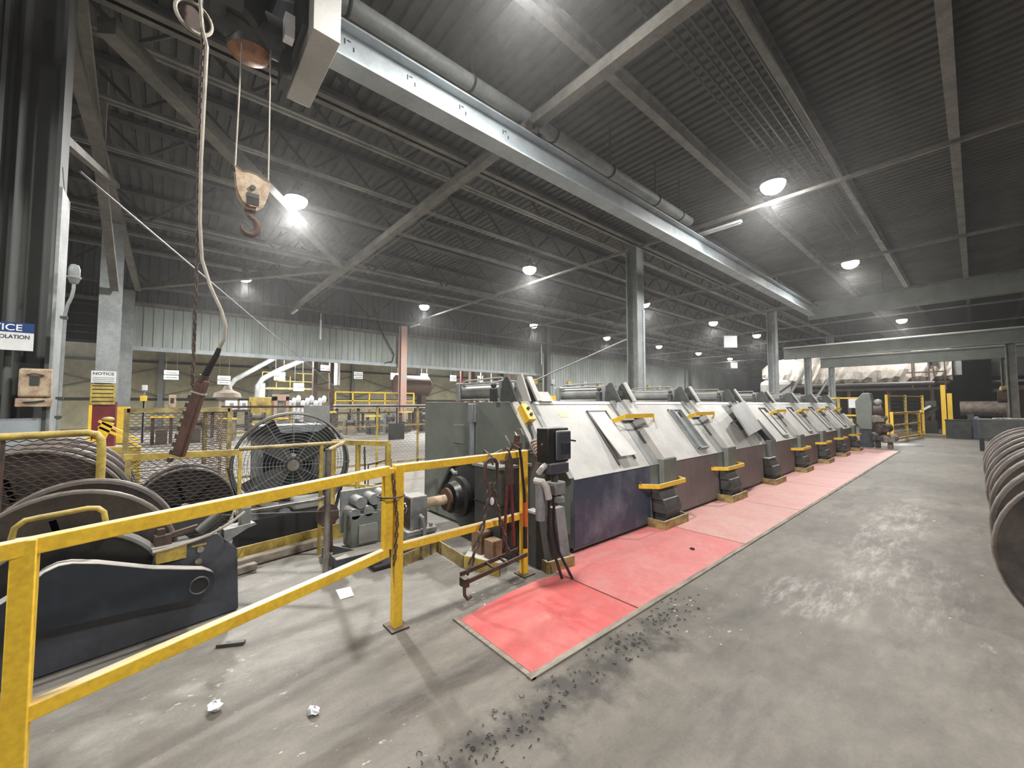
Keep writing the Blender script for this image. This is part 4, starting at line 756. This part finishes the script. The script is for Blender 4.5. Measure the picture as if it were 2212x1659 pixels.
# ------------------------------------------------------------------ near left column, signs
def text(name, s, size, loc, parent, mat, rot=(R(90), 0, R(90)), align='LEFT', sxx=1.0):
    c = bpy.data.curves.new(name, 'FONT'); c.body = s; c.size = size; c.align_x = align; c.extrude = .0008; c.offset = size * .012
    t = bpy.data.objects.new(name + '_tmp', c); me = bpy.data.meshes.new_from_object(t); bpy.data.objects.remove(t)
    me.materials.clear(); me.materials.append(M[mat]); o = bpy.data.objects.new(name, me); COL.objects.link(o); o.parent = parent; o.location = loc; o.rotation_euler = rot; o.scale = (sxx, 1, 1); return o
t = thing('steel_column', 'dark broad near column at the far left with pipes, breaker box and notice sign', 'column', (-6.0, -1.10, 0))
MB().ibeam((0, 0, 0), (0, 0, 7.3), .36, .40, .03, (0, 1, 0)).build('shaft', M['sidingdark'], t)  # darker colour than the other columns puts its shade into the paint
MB().bx(-.2, .19, .2, .225, 0, 3.6).build('lit_flange_plate', M['colsteel'], t)  # paler plate puts the light on this edge into the colour
for x, y, r in ((.12, -.06, .03), (.14, -.25, .045), (.05, -.16, .025)): MB().cyl((x, y, 0), (x, y, 7.0), r, 12).build('riser_pipe', M['sidingdark'], t)
MB().bx(.02, .18, -.10, .17, 0, 1.32).build('lower_cover', M['beamblue'], t)
o = thing('breaker_box', 'putty-coloured breaker box with lever on the near left column', 'breaker', (-5.80, -.97, 1.43))
MB().bx(0, .07, -.10, .105, .09, .36).build('box', M['putty'], o, bevel=.02, seg=3); MB().bx(0, .075, -.11, .11, .0, .08).build('bottom_tray', M['putty'], o, bevel=.006); MB().bx(.071, .075, -.03, .03, .2, .28).build('window', M['darkgrey'], o); MB().tube([(.08, -.05, .30), (.09, .0, .31), (.08, .06, .295)], .007, 6).tube([(.08, -.06, .045), (.09, .02, .05), (.08, .07, .06)], .008, 6).build('lever', M['darkgrey'], o)
o = thing('notice_sign', 'blue and white notice sign on the near left column, cut by the frame edge', 'sign', (-5.735, -1.3, 1.95))
MB().bx(0, .006, -.22, .31, 0, .165).build('white_panel', M['signwhite'], o); MB().bx(0, .006, -.22, .31, .165, .255).build('blue_band', M['signblue'], o)
text('band_lettering', 'NOTICE', .082, (.007, .24, .182), o, 'white', align='RIGHT', sxx=1.05); text('panel_lettering', 'ISOLATION', .05, (.007, .287, .108), o, 'ink', align='RIGHT', sxx=.82); text('small_lettering', '--', .03, (.007, -.02, .03), o, 'ink')
o = thing('beacon_conduit', 'grey domed beacon on a bent conduit at the near left column', 'beacon', (-5.72, -.80, 1.0))
MB().tube([(0, -.01, 0), (0, .0, 1.33), (0, .012, 1.42), (0, .035, 1.50), (0, .045, 1.58), (0, .045, 1.64)], .014, 10).build('conduit', M['colsteel'], o); MB().lathe([(.015, 0), (.032, .015), (.042, .05), (.05, .06), (.05, .075), (.04, .08), (.042, .09), (.042, .15), (.03, .19), (0, .2)], (0, .045, 1.63), (0, 0, 1), 20).build('dome', M['colsteel'], o)
for z in (.32, .5, 1.28): MB().bx(-.02, .02, -.03, .018, z, z + .025).build('pipe_strap', M['darkgrey'], o)
o = thing('wall_notice', 'white notice sign with black lettering on the second column', 'sign', (-12.86, -1.16, 1.93)); MB().bx(0, .01, -.2, .2, 0, .27).build('panel', M['signwhite'], o)
text('lettering', 'NOTICE', .085, (.012, -.175, .18), o, 'ink', sxx=1.1)
for z in (.03, .07, .11): MB().bx(.011, .013, -.17, .17, z, z + .012).build('text_line', M['colsteel'], o)
o = thing('warning_placard', 'yellow placard with dark lines below the white notice on the second column', 'sign', (-12.86, -1.16, 1.44)); MB().bx(0, .01, -.2, .2, 0, .46).build('panel', M['old_yellow'], o)
for z in (.06, .15, .24, .33, .41): MB().bx(.011, .013, -.17, .17, z, z + .022).build('text_line', M['ink'], o)
o = thing('yellow_lift_arm', 'yellow steel lifting arm bracket standing left of the mesh cage', 'bracket', (-8, -.6, 0))
MB().bx(-.1, .1, -.35, .3, 0, .85).build('base', M['old_yellow'], o, bevel=.01); MB().bar((0, -.18, .85), (0, -.05, 1.2), .06, .12, (0, 1, 0)).build('upright', M['yellow'], o); MB().bar((0, -.15, 1.22), (0, .28, .92), .06, .03).bar((0, -.15, 1.14), (0, .26, .86), .06, .03).build('slanted_rail', M['yellow'], o); MB().sph((0, -.06, 1.24), .06, 10, (1, 1.2, .6)).build('knob', M['old_yellow'], o)
# ------------------------------------------------------------------ the side bay beyond the hanging siding
sg = [(-.0, 2.83, 'first from the left'), (2.05, 2.66, 'second from the left'), (4.54, 2.97, 'beside the slanted ducts'), (5.5, 2.40, 'low by the yellow platform'), (6.9, 3.51, 'beside the brown tower'), (8.84, 3.22, 'right of the hanging white cylinder'), (11.2, 3.26, 'just left of the pink column'), (13.37, 3.33, 'right of the pink column'), (15.74, 3.33, 'above the first hinged cylinder'), (18.18, 3.4, 'last before the full siding')]
for y, z, lb in sg:
    o = thing('hanging_sign', 'white two-part sign hung in the side bay, ' + lb, 'sign', (-25, y, z - .22), 0, 'white signs in the side bay')
    for zz in (0, .24): MB().bx(0, .02, -.27, .27, zz, zz + .2).build('panel', M['white'], o)
    MB().bx(.021, .024, -.2, .2, .07, .12).bx(.021, .024, -.2, .2, .3, .34).build('text_line', M['hood2'], o)
    for yy in (-.2, .2): MB().bar((.01, yy, .2), (.01, yy, 6.2 - z + .22), .012).build('hanger', M['roofsteel'], o)
tg = [(20.24, 3.18), (22.05, 3.22), (23.96, 3.14), (25.91, 3.17), (27.83, 3.2), (31.77, 3.2), (35.75, 3.19), (37.68, 3.2), (39.84, 3.21)]
for i, (y, z) in enumerate(tg):
    o = MB().bx(-21.0, -20.9, y - .22, y + .22, z - .28, z + .1).build('wall_tag', M['hood' if i % 2 else 'old_yellow']); tag(o, 'small cream tag on the full-height siding above the hinged cylinders', 'tag', 'cream tags on the siding')
o = thing('hanging_tube', 'white cylinder hanging in the side bay beside the brown tower', 'cylinder', (-24, 7.25, 2.53)); MB().cyl((0, 0, 0), (0, 0, 1.4), .17, 20).build('cylinder', M['white'], o); MB().cyl((0, 0, 1.4), (0, 0, 3.67), .015, 6).build('rope', M['cable'], o)
for pts, r, lb in (([(-26, 2.37, 0), (-26, 2.37, 2.38), (-26, 2.6, 2.75), (-26, 4.5, 4.1), (-26, 5.5, 4.8)], .13, 'slanted pale duct, left of the two in the side bay'), ([(-26, 3.63, 0), (-26, 3.66, 2.45), (-26, 3.9, 2.85), (-26, 4.74, 3.4), (-26, 6.05, 4.1), (-26, 7.0, 4.35)], .15, 'slanted pale duct, right of the two in the side bay')):
    o = MB().tube(pts, r, 12).build('slanted_duct', M['steel' if 0 else 'colsteel']); tag(o, lb, 'duct')
o = thing('press_tower', 'brown steel tower standing in the side bay behind the siding gap', 'tower', (-23, 6.25, 0))
for y in (-.42, .42): MB().bx(-.15, .15, y - .1, y + .1, 0, 4.5).build('leg', M['rustdark'], o)
MB().bx(-.2, .2, -.5, .5, 4.0, 4.6).build('head', M['rustdark'], o); MB().bar((0, -.4, 2.2), (0, .4, 2.2), .1).bar((0, -.4, 3.2), (0, .4, 3.2), .1).build('cross_beam', M['rust'], o)
o = thing('work_platform', 'yellow railed work platform below the slanted ducts', 'platform', (-27.4, 5.4, 0))
MB().bx(-.6, .6, -1.4, 1.5, 2.3, 2.42).build('deck', M['tan_yellow'], o)
for y in (-1.35, 1.4): MB().bx(.4, .55, y - .07, y + .07, 0, 2.3).build('leg', M['yellow'], o)
for z in (2.8, 3.3): MB().bar((.55, -1.4, z), (.55, 1.5, z), .04).build('rail', M['old_yellow'], o)
for k in range(5): MB().bar((.55, -1.4 + .72 * k, 2.4), (.55, -1.4 + .72 * k, 3.3), .04).build('rail_post', M['old_yellow'], o)
for k in range(9):
    h = 1.35 + .12 * (k % 3); y = 4.45 + .2 * k
    mb = MB(); mb.sph((-22, y, .78), .12, 10, (1.2, .9, 1)); mb.cyl((-22, y, .0), (-22, y, 1.3 + .1 * (k % 2)), .085, 10); mb.sph((-22, y, 1.45 + .12 * (k % 3)), .13, 10, (1.2, .85, 1.5))
    o = mb.build('wrapped_bundle', M['white']); tag(o, 'white wrapped bundle standing in the row under the yellow platform', 'bundle', 'white wrapped bundles')
o = thing('bay_railing', 'bright yellow railing before the beige wall, left of the pink column', 'railing', (-22, 8.8, 0))
for z in (1.62, 2.08): MB().bar((0, -2.2, z), (0, 2.3, z), .06).build('rail', M['yellow'], o)
for k in range(6): MB().bar((0, -2.2 + .9 * k, 1.0), (0, -2.2 + .9 * k, 2.08), .06).build('rail_post', M['yellow'], o)
MB().bx(-.3, .1, -2.3, 2.4, .9, 1.0).build('deck_edge', M['tan_yellow'], o)
for k in range(7): MB().bar((-.1, -2.2 + .75 * k, 0), (-.1, -2.2 + .75 * k, .9), .1).build('leg', M['rustdark'], o)
o = thing('pale_conveyor', 'long pale conveyor bed below the bright yellow railing', 'conveyor', (-21.4, 9, 0)); MB().bx(-.25, .25, -2.6, 3.4, 1.22, 1.42).build('bed', M['hood'], o)
for k in range(6): MB().bar((0, -2.5 + 1.1 * k, 0), (0, -2.5 + 1.1 * k, 1.22), .12).build('leg', M['rust'], o)
o = thing('yellow_press', 'yellow machine block with white leg duct beside the yellow post', 'machine', (-21.5, 3.0, 0)); MB().bx(-.3, .3, -.25, .55, .0, 1.75).build('block', M['old_yellow'], o, bevel=.03); MB().bx(-.2, .2, .1, .3, 1.75, 2.4).build('white_leg', M['white'], o); MB().cyl((.31, .1, 1.5), (.34, .1, 1.5), .12, 16).build('dial', M['tan_yellow'], o)
o = thing('brown_arch', 'pinkish brown arched frame machine in the side bay', 'machine', (-21.6, 4.0, 0)); MB().bx(-.2, .2, -.32, -.18, 0, 1.8).bx(-.2, .2, .18, .32, 0, 1.8).bx(-.2, .2, -.32, .32, 1.6, 1.9).build('frame', M['pinkcol'], o); MB().xz([(-.05, 1.2), (.05, 1.2), (.05, 1.6), (-.05, 1.6)], -.1, .1).build('ram', M['colsteel'], o)
for y, s, lb, mt in ((2.05, .42, 'white printed carton on the bench in the side bay, left one', 'white'), (2.5, .26, 'white printed carton on the bench in the side bay, right one', 'white')):
    o = thing('white_carton', lb, 'carton', (-21.4, y, 1.2)); MB().bx(-.15, .15, -s / 2, s / 2, 0, .4).build('box', M[mt], o); MB().bx(.151, .153, -.07, .07, .12, .28).build('print', M['hood2'], o)
o = thing('bay_bench', 'low brown bench carrying white cartons in the side bay', 'bench', (-21.4, 2.2, 0)); MB().bx(-.3, .3, -.9, .5, 1.1, 1.198).build('top', M['rustdark'], o)
for y in (-.8, 0, .42): MB().bar((0, y, 0), (0, y, 1.1), .12).build('leg', M['rustdark'], o)
o = thing('mushroom_vent', 'grey domed dust collector below the left slanted duct', 'collector', (-22.6, 2.0, 0)); MB().cyl((0, 0, 0), (0, 0, 1.6), .3, 16).lathe([(.3, 1.6), (.55, 1.75), (.5, 1.95), (.2, 2.1), (.12, 2.3)], n=16).build('body', M['wood'], o)
for nm, y, z, w, h, mt, lb in (('wall_switch', .06, 1.3, .22, .5, 'putty', 'beige wall switch box with dark window left of the pendant'), ('yellow_box', -.76, 1.55, .2, .2, 'yellow', 'small bright yellow box on the post by the pendant'), ('white_box', -.74, 1.95, .16, .2, 'signwhite', 'small white box above the yellow box on the post')):
    o = thing(nm, lb, 'box', (-20.2, y, z)); MB().bx(0, .1, -w / 2, w / 2, 0, h).build('case', M[mt], o, bevel=.015); MB().bx(.1, .11, -.05, .05, h * .35, h * .75).build('window', M['ink' if nm == 'wall_switch' else mt], o)
    MB().bx(-.06 - .12 * (nm == 'white_box'), 0, -.03, .03, -z, h).build('post', M['colsteel'], o)
# bulky machinery behind the fence
rs = random.Random(11)
for k in [q for q in range(16) if q < 14]:
    y = -.2 + .95 * k; h = rs.uniform(.75, 1.2); x = -18.6 - rs.uniform(0, 1.2); w = rs.uniform(.35, .6); c = ['rustdark', 'spool', 'wood', 'darkgrey', 'midgrey'][k % 5]
    o = thing('coiler_stand', '%s coiler stand beyond the mesh fence, %s' % (['brown', 'grey-brown', 'weathered grey', 'dark grey', 'pale grey'][k % 5], ['with a yellow top bar', 'with a round drum'][k % 2]), 'machine', (x, y, 0), 0, ['brown', 'grey-brown', 'weathered', 'dark grey', 'pale grey'][k % 5] + ' coiler stands beyond the fence')
    MB().bx(-w / 2, w / 2, -.16, .16, .0, h * .55).bx(-.08, .08, -.30, -.2, 0, h).bx(-.08, .08, .2, .30, 0, h).build('frame', M[c], o)
    if k % 2: MB().lathe([(.0, -.2), (.2, -.2), (.2, -.17), (.12, -.16), (.12, .16), (.2, .17), (.2, .2), (0, .2)], (0, 0, h - .2), (0, 1, 0), 20).build('drum', M['spool'], o)
    else: MB().bx(-.1, .14, -.32, .32, h, h + .07).build('top_bar', M['yellow'], o)
o = thing('silver_hopper', 'pale round hoppers on pinkish stands beside the first hinged cylinder', 'hopper', (-19.0, 13.2, 0))
for y in (-.3, .75): MB().lathe([(.1, 1.55), (.38, 1.7), (.38, 2.25), (.3, 2.35), (0, 2.36)], (0, y, 0), (0, 0, 1), 18).build('tub', M['white'], o); MB().bar((.25, y - .3, 0), (.25, y - .3, 1.75), .1).bar((.25, y + .3, 0), (.25, y + .3, 1.75), .1).build('stand', M['pinkcol'], o)
o = thing('brown_drum_tank', 'big brown horizontal tank right of the pink column', 'tank', (-23.4, 11.8, 0)); MB().cyl((0, -1.2, 2.6), (0, .9, 2.6), .65, 24).cyl((0, .9, 2.6), (0, 1.35, 2.6), .65, 24, .15).build('shell', M['rust'], o); MB().bx(-.3, .3, -1.0, -.7, 0, 2.1).build('saddle', M['rustdark'], o); MB().bx(-.3, .3, .4, .7, 0, 2.1).build('saddle', M['rustdark'], o)
for y, w, c, lb in ((14.5, .16, 'red', 'brick red post in the gap under the siding, near the hoppers'), (19.6, .12, 'red', 'bright red post near the siding step'), (16.1, .1, 'white', 'thin white post in the siding gap, left of two'), (17.0, .1, 'white', 'thin white post in the siding gap, right of two'), (15.3, .3, 'rust', 'thick brown stanchion in the siding gap'), (17.8, .3, 'rustdark', 'thick dark stanchion in the siding gap'), (18.8, .3, 'pinkcol', 'thick pinkish stanchion in the siding gap')):
    o = MB().bx(-22 - w / 2, -22 + w / 2, y - w / 2, y + w / 2, 0, 6.2 if w > .2 else 4.2).build('bay_post', M[c]); tag(o, lb, 'post')
o = MB().tube([(-20.95, 8.2, 6.6), (-20.95, 8.4, 5.8), (-20.95, 8.9, 4.9), (-20.95, 9.35, 4.2), (-20.95, 9.25, 3.8), (-20.95, 8.8, 3.66)], .03, 6).build('dark_cable', M['rubber']); tag(o, 'dark cable looping down the siding left of the pink column', 'cable')
for y, z0, z1, lb in ((20.4, 4.3, 5.6, 'thin white hanging tube near the siding step'), (5.4, 4.55, 5.5, 'thin pale hanging tube left of the brown tower')):
    o = MB().cyl((-20.5, y, z0), (-20.5, y, 5.83), .02, 6).cyl((-20.5, y, z0), (-20.5, y, z1), .045, 8).build('hanging_rod', M['white']); tag(o, lb, 'rod')
# yellow barrier and duct box behind the machine row
o = thing('back_barrier', 'yellow barrier plate standing behind the machine row', 'barrier', (-5.5, 6.4, 0)); MB().bx(-.02, .02, -1.5, 3.1, 1.35, 1.62).build('plate', M['yellow'], o)
for y in (-1.4, 0, 1.5, 3.0): MB().bar((0, y, 0), (0, y, 1.36), .07).build('post', M['old_yellow'], o)
o = thing('wedge_cover', 'pale wedge-shaped cover on top of the first stage', 'cover', (-3.33, 3.12, 1.486)); MB().bx(-.12, .02, -.08, .12, 0, .1).build('box', M['beamblue'], o); MB().xz([(.04, 0), (.06, .10), (.10, .11), (.19, 0)], -.02, .2).build('wedge', M['hood'], o)
# ------------------------------------------------------------------ far end of the shed
for y, z, x0, x1, lb in ((24, 4.28, -6.4, 8, 'nearer grey green crane runway beam across the far end'), (29, 4.1, -5.9, 8, 'second grey green crane runway beam across the far end')):
    o = thing('runway_beam', lb, 'beam', (0, y, z - .55)); MB().ibeam((x0, 0, .28), (x1, 0, .28), .3, .56, .04).build('girder', M['greygreen'], o); MB().bx(x0, x1, -.03, .03, .56, .62).bx(x0, x1, .05, .12, .58, .6).build('rail', M['hood'], o)
    for x in (-5.4, .9, 6): MB().ibeam((x, 0, 0), (x, 0, -(z - .55)), .26, .26, .03).build('leg', M['colsteel' if x < 0 else 'roofsteel'], o)
    MB().bar((-6.3, 0, -2.0), (-5.4, 0, -.4), .1).build('knee', M['colsteel'], o)
o = MB().bx(-4.6, 8, 20.75, 21.05, 5.1, 5.72).build('cross_girder', M['greygreen']); tag(o, 'broad dark cross girder at the end of the monorail beam', 'girder')
o = thing('insulated_oven', 'long oven duct wrapped in wrinkled white insulation at the far end', 'oven', (-4.2, 33, 0))
mb = MB(); n = 46; prof = []
for i in range(n + 1):
    x = -5.9 + 9.3 * i / n; vs = []
    for (y, z) in ((-.9, 2.75), (-1.08, 3.0), (-1.12, 3.4), (-1.1, 3.9), (-.85, 4.5), (.9, 4.6), (1, 2.75)):
        e_ = min(1, .35 + i * .16); vs.append((x, y * e_ + rs.uniform(-.09, .09), 3.65 + (z - 3.65) * e_ + rs.uniform(-.08, .08)))
    prof.append(vs)
mb.add([p for vs in prof for p in vs], [(i * 7 + k, i * 7 + (k + 1) % 7, (i + 1) * 7 + (k + 1) % 7, (i + 1) * 7 + k) for i in range(n) for k in range(7)] + [tuple(range(7)), tuple(n * 7 + k for k in range(7))]); mb.build('blanket', M['foil'], o, smooth=False)
for x in (-2.6, -1, .8, 2.6): MB().bar((x, -.6, 0), (x, -.6, 2.8), .16).build('leg', M['rustdark'], o)
MB().bx(-5.2, 3.3, -1.0, 1, 2.55, 2.72).build('bed', M['rustdark'], o); MB().bx(2.5, 2.85, -1.26, -1.15, 3.6, 3.95).build('vent_hole', M['ink'], o)
for x in (1.9, 2.55, 3.15): MB().bar((x, -1.4, 2.2), (x, -1.4, 4.4), .06).build('ladder_post', M['rust'], o)
for z in (3.2, 2.3): MB().bar((1.7, -1.4, z), (3.2, -1.4, z), .07).build('ladder_rail', M['rust'], o)
MB().bx(3.45, 3.75, -1.1, -.4, 3.0, 4.4).build('end_panel', M['hood2'], o)
o = thing('dark_oven', 'dark green oven section right of the white insulated duct', 'oven', (2.5, 34, 0)); MB().bx(-1.9, 4, -1, 1, 2.9, 5.0).build('casing', M['darkgrey'], o); MB().bx(-1.9, 4, -1.1, 1, 2.1, 2.25).bx(-1.9, 4, -1.1, 1, 2.6, 2.7).build('shelf', M['greygreen'], o)
for x in (-1.5, 1.5, 3.8): MB().bar((x, -.7, 0), (x, -.7, 2.9), .18).build('leg', M['rustdark'], o)
o = thing('round_furnace', 'pale pinkish round furnace vessel between the far columns', 'furnace', (-8.7, 30.6, 0)); MB().cyl((0, 0, .3), (0, 0, 2.7), .85, 24).build('lower_vessel', M['hood'], o); MB().lathe([(.85, 0), (.8, .18), (.6, .3), (0, .34)], (0, 0, 2.7), (0, 0, 1), 24).build('vessel_dome', M['signwhite'], o); MB().bx(-.5, .5, -.4, .4, 0, .3).build('stand', M['rustdark'], o); MB().bar((-.5, -.95, 1.4), (1.3, -.95, 2.8), .1).build('stay', M['roofdark'], o)
o = thing('far_pipe_line', 'dark horizontal pipe and beam line under the white oven', 'pipe', (-3.8, 30.5, 2.55)); MB().cyl((-3, 0, 0), (2.4, 0, 0), .11, 12).build('pipe', M['darkgrey'], o); MB().bx(-3.2, 2.6, .1, .3, -.35, -.2).build('beam', M['rustdark'], o)
for x in (-3, -.5, 2.3): MB().bar((x, .2, -.2), (x, .2, -2.55), .1).build('leg', M['rustdark'], o)
o = thing('back_racking', 'dark tall racking in the far corner beyond the siding', 'rack', (-16, 58, 0))
for x in (-3.5, -1, 1.5, 4): MB().bx(x - .15, x + .15, -.5, .5, 0, 6.5).build('upright', M['rustdark'], o)
for z in (1.5, 3.2, 4.8): MB().bx(-3.5, 4, -.5, .5, z, z + .15).build('shelf', M['maroon'], o)
for i, (x, z) in enumerate(((-17.9, 3.351), (-15.8, 1.651), (-14.0, 4.951), (-13.2, 3.351), (-16.3, 4.951))):
    o = MB().bx(x - .2, x + .2, 57.55, 57.85, z, z + .3).build('far_light_dot', M['white']); tag(o, 'small white block standing in for a light dot on the dark far racking', 'light dot', 'white light dots on the far racking')  # white blocks added in place of small distant lights
# green machine, cage, bins
o = thing('green_machine', 'tall grey green take-up machine with dark drive parts at the end of the pink plates', 'machine', (-2.45, 18.0, 0))
MB().xz([(-.24, .78), (-.26, 1.55), (-.05, 1.82), (.12, 1.82), (.18, 1.5), (.16, .6), (-.1, .6)], -.25, .3).build('head', M['greygreen'], o, bevel=.02); MB().bx(-.18, .14, -.2, .25, .0, .6).build('column', M['navy2'], o); MB().cyl((.18, 0, 1.2), (.42, 0, 1.25), .2, 18).build('motor', M['rustdark'], o); MB().sph((.3, -.05, 1.5), .12, 10).build('lamp_head', M['hood2'], o)
for x, z, r_, mt in ((.32, .95, .12, 'wood'), (.42, .62, .15, 'rustdark'), (.26, .34, .16, 'darkgrey'), (.56, .30, .13, 'wood')): MB().cyl((x - .14, -.25, z), (x + .1, .1, z + .05), r_, 14).bx(x - .06, x + .06, -.15, .05, 0 if z < .5 else z - .4, z).bx(x - .1, x + .14, -.3, -.2, z - .08, z + .03).build('drive_part', M[mt], o)
MB().bar((-.36, -.35, 0), (-.36, -.35, .95), .08).build('guard_post', M['yellow'], o); MB().bx(-.7, -.4, -.2, .6, 0, .85).build('bed', M['rustdark'], o)
o = MB().lathe([(0, .0), (.55, .0), (.5, .04), (.1, .06), (0, .06)], (-1.75, 19.6, 0), (0, 0, 1), 28).build('floor_disc', M['hood2']); tag(o, 'round pale disc lying on the floor by the green machine', 'disc')
def cage(nm, lb, x0, y0, x1, y1, h, nets=True):
    o = thing(nm, lb, 'safety fence', (x0, y0, 0)); d = V(x1 - x0, y1 - y0, 0)
    for t in (0, .5, 1): MB().bar(d * t, d * t + V(0, 0, h), .09).build('post', M['yellow' if t != .5 else 'old_yellow'], o)
    for z in (.12, h * .55, h - .05): MB().bar(V(0, 0, z), d + V(0, 0, z), .06).build('rail', M['yellow'], o)
    if nets: MB().mesh_net((0, 0, .15), d, (0, 0, 1), d.length, h - .2, .16, .16, .012).build('mesh_infill', M['rustdark'], o)
    return o
cage('safety_cage', 'yellow safety fence panel right of the green machine', -2.1, 20.6, -1.65, 24.6, 1.15)
cage('safety_cage', 'taller yellow safety fence panel around the dark robot', -2.55, 23.6, -1.7, 27.4, 1.85)
cage('safety_cage', 'yellow safety fence panel with a white and blue notice left of the green machine', -4.9, 22, -2.9, 22.0, 1.75)
o = MB().bx(-3.55, -3.15, 21.9, 21.93, 1.28, 1.66).build('fence_notice', M['white']); tag(o, 'white notice on the yellow fence left of the green machine', 'sign')
o = thing('dark_robot', 'dark angled machine arm inside the yellow safety fence', 'machine', (-1.7, 29.0, 0)); MB().bx(-.5, .4, -.4, .4, 0, .6).build('base', M['black'], o); MB().bar((-.2, 0, .6), (.35, 0, 1.35), .35, .3).build('arm', M['black'], o); MB().bar((-.35, -.3, .95), (.2, -.3, 1.35), .06, .1).build('bright_bar', M['white'], o); MB().bx(.0, .4, -.3, .3, 1.3, 1.6).build('head', M['darkgrey'], o)
for x, lb in ((-1.05, 'yellow square post left of the dark bins, nearer'), (-.85, 'thick yellow bollard by the dark bins')):
    o = MB().bx(x - .06, x + .1, 27.9, 28.1, 0, 2.35 if x < -1 else 1.95).build('yellow_post', M['yellow']); tag(o, lb, 'post')
o = thing('dark_bin', 'dark steel bin on the floor at the far right', 'bin', (-.52, 25.8, 0)); MB().bx(-.4, .33, -.3, .6, 0, .72).build('body', M['darkgrey'], o); MB().bx(-.42, .35, -.32, .62, .72, .77).build('rim', M['black'], o)
o = thing('grey_cabinet', 'light grey cabinet between the two dark bins', 'cabinet', (0.03, 25.4, 0)); MB().bx(-.16, .3, -.3, .5, 0, .8).build('body', M['bluegrey'], o); MB().sph((-.05, -.1, .85), .09, 10).build('knob', M['hood2'], o)
o = thing('green_table', 'dark green steel table on legs before the reel row', 'table', (.42, 19.6, 0)); MB().bx(-.42, 1.2, -.5, .6, .38, .98).build('tray', M['darkgrey'], o, bevel=.01)
for x in (-.36, 1.1): MB().bar((x, -.44, 0), (x, -.44, .98), .1).build('leg', M['black'], o)
for k in range(7): MB().sph((-.05 + .1 * k, -.1 + .07 * (k % 3), 1.0), .05, 8, (1.6, 1, .5)).build('scrap', M['hood'], o)
o = thing('horizontal_vessel', 'pale horizontal cylinder vessel above the dark bins', 'vessel', (.4, 27.2, 0)); MB().cyl((-.9, 0, 1.25), (.75, 0, 1.25), .32, 24).build('shell', M['spoolrim'], o); MB().bx(-.7, -.5, -.2, .2, 0, 1.0).build('saddle', M['darkgrey'], o); MB().bx(.4, .6, -.2, .2, 0, 1.0).build('saddle', M['darkgrey'], o)
o = thing('brown_press', 'large brown machine frame with pale top edge behind the reel row', 'machine', (1.35, 25.3, 0)); MB().bx(-.55, 2.6, -.6, 1.5, 0, 2.0).build('body', M['rustdark'], o, bevel=.02); MB().bx(-.7, 2.7, -.7, 1.5, 2.05, 2.16).bx(-.7, 2.7, -.66, 1.4, 2.0, 2.05).build('top_plate', M['tan_yellow'], o); MB().bx(-.15, .05, -.72, -.6, 0, 1.7).build('pillar', M['wood'], o); MB().cyl((-.5, -.3, 1.75), (-.8, -.3, 1.75), .25, 16).build('pulley', M['rust'], o)
for z, s, x, y, lb in ((3.66, .46, -6.2, 16.62, 'large white square sign hung above the machine row'), (2.95, .25, -6.6, 18.0, 'smaller white square sign hung below the large one')):
    o = thing('square_sign', lb, 'sign', (x, y, z)); MB().box((0, 0, s * .5), (.02, s * 1.1, s), R(-40)).build('panel', M['white'], o)
    for dy in (-.15, .15): MB().bar((dy * .5, dy, s), (dy * .5, dy, 7.4 - z), .008).build('hanging_wire', M['roofdark'], o)
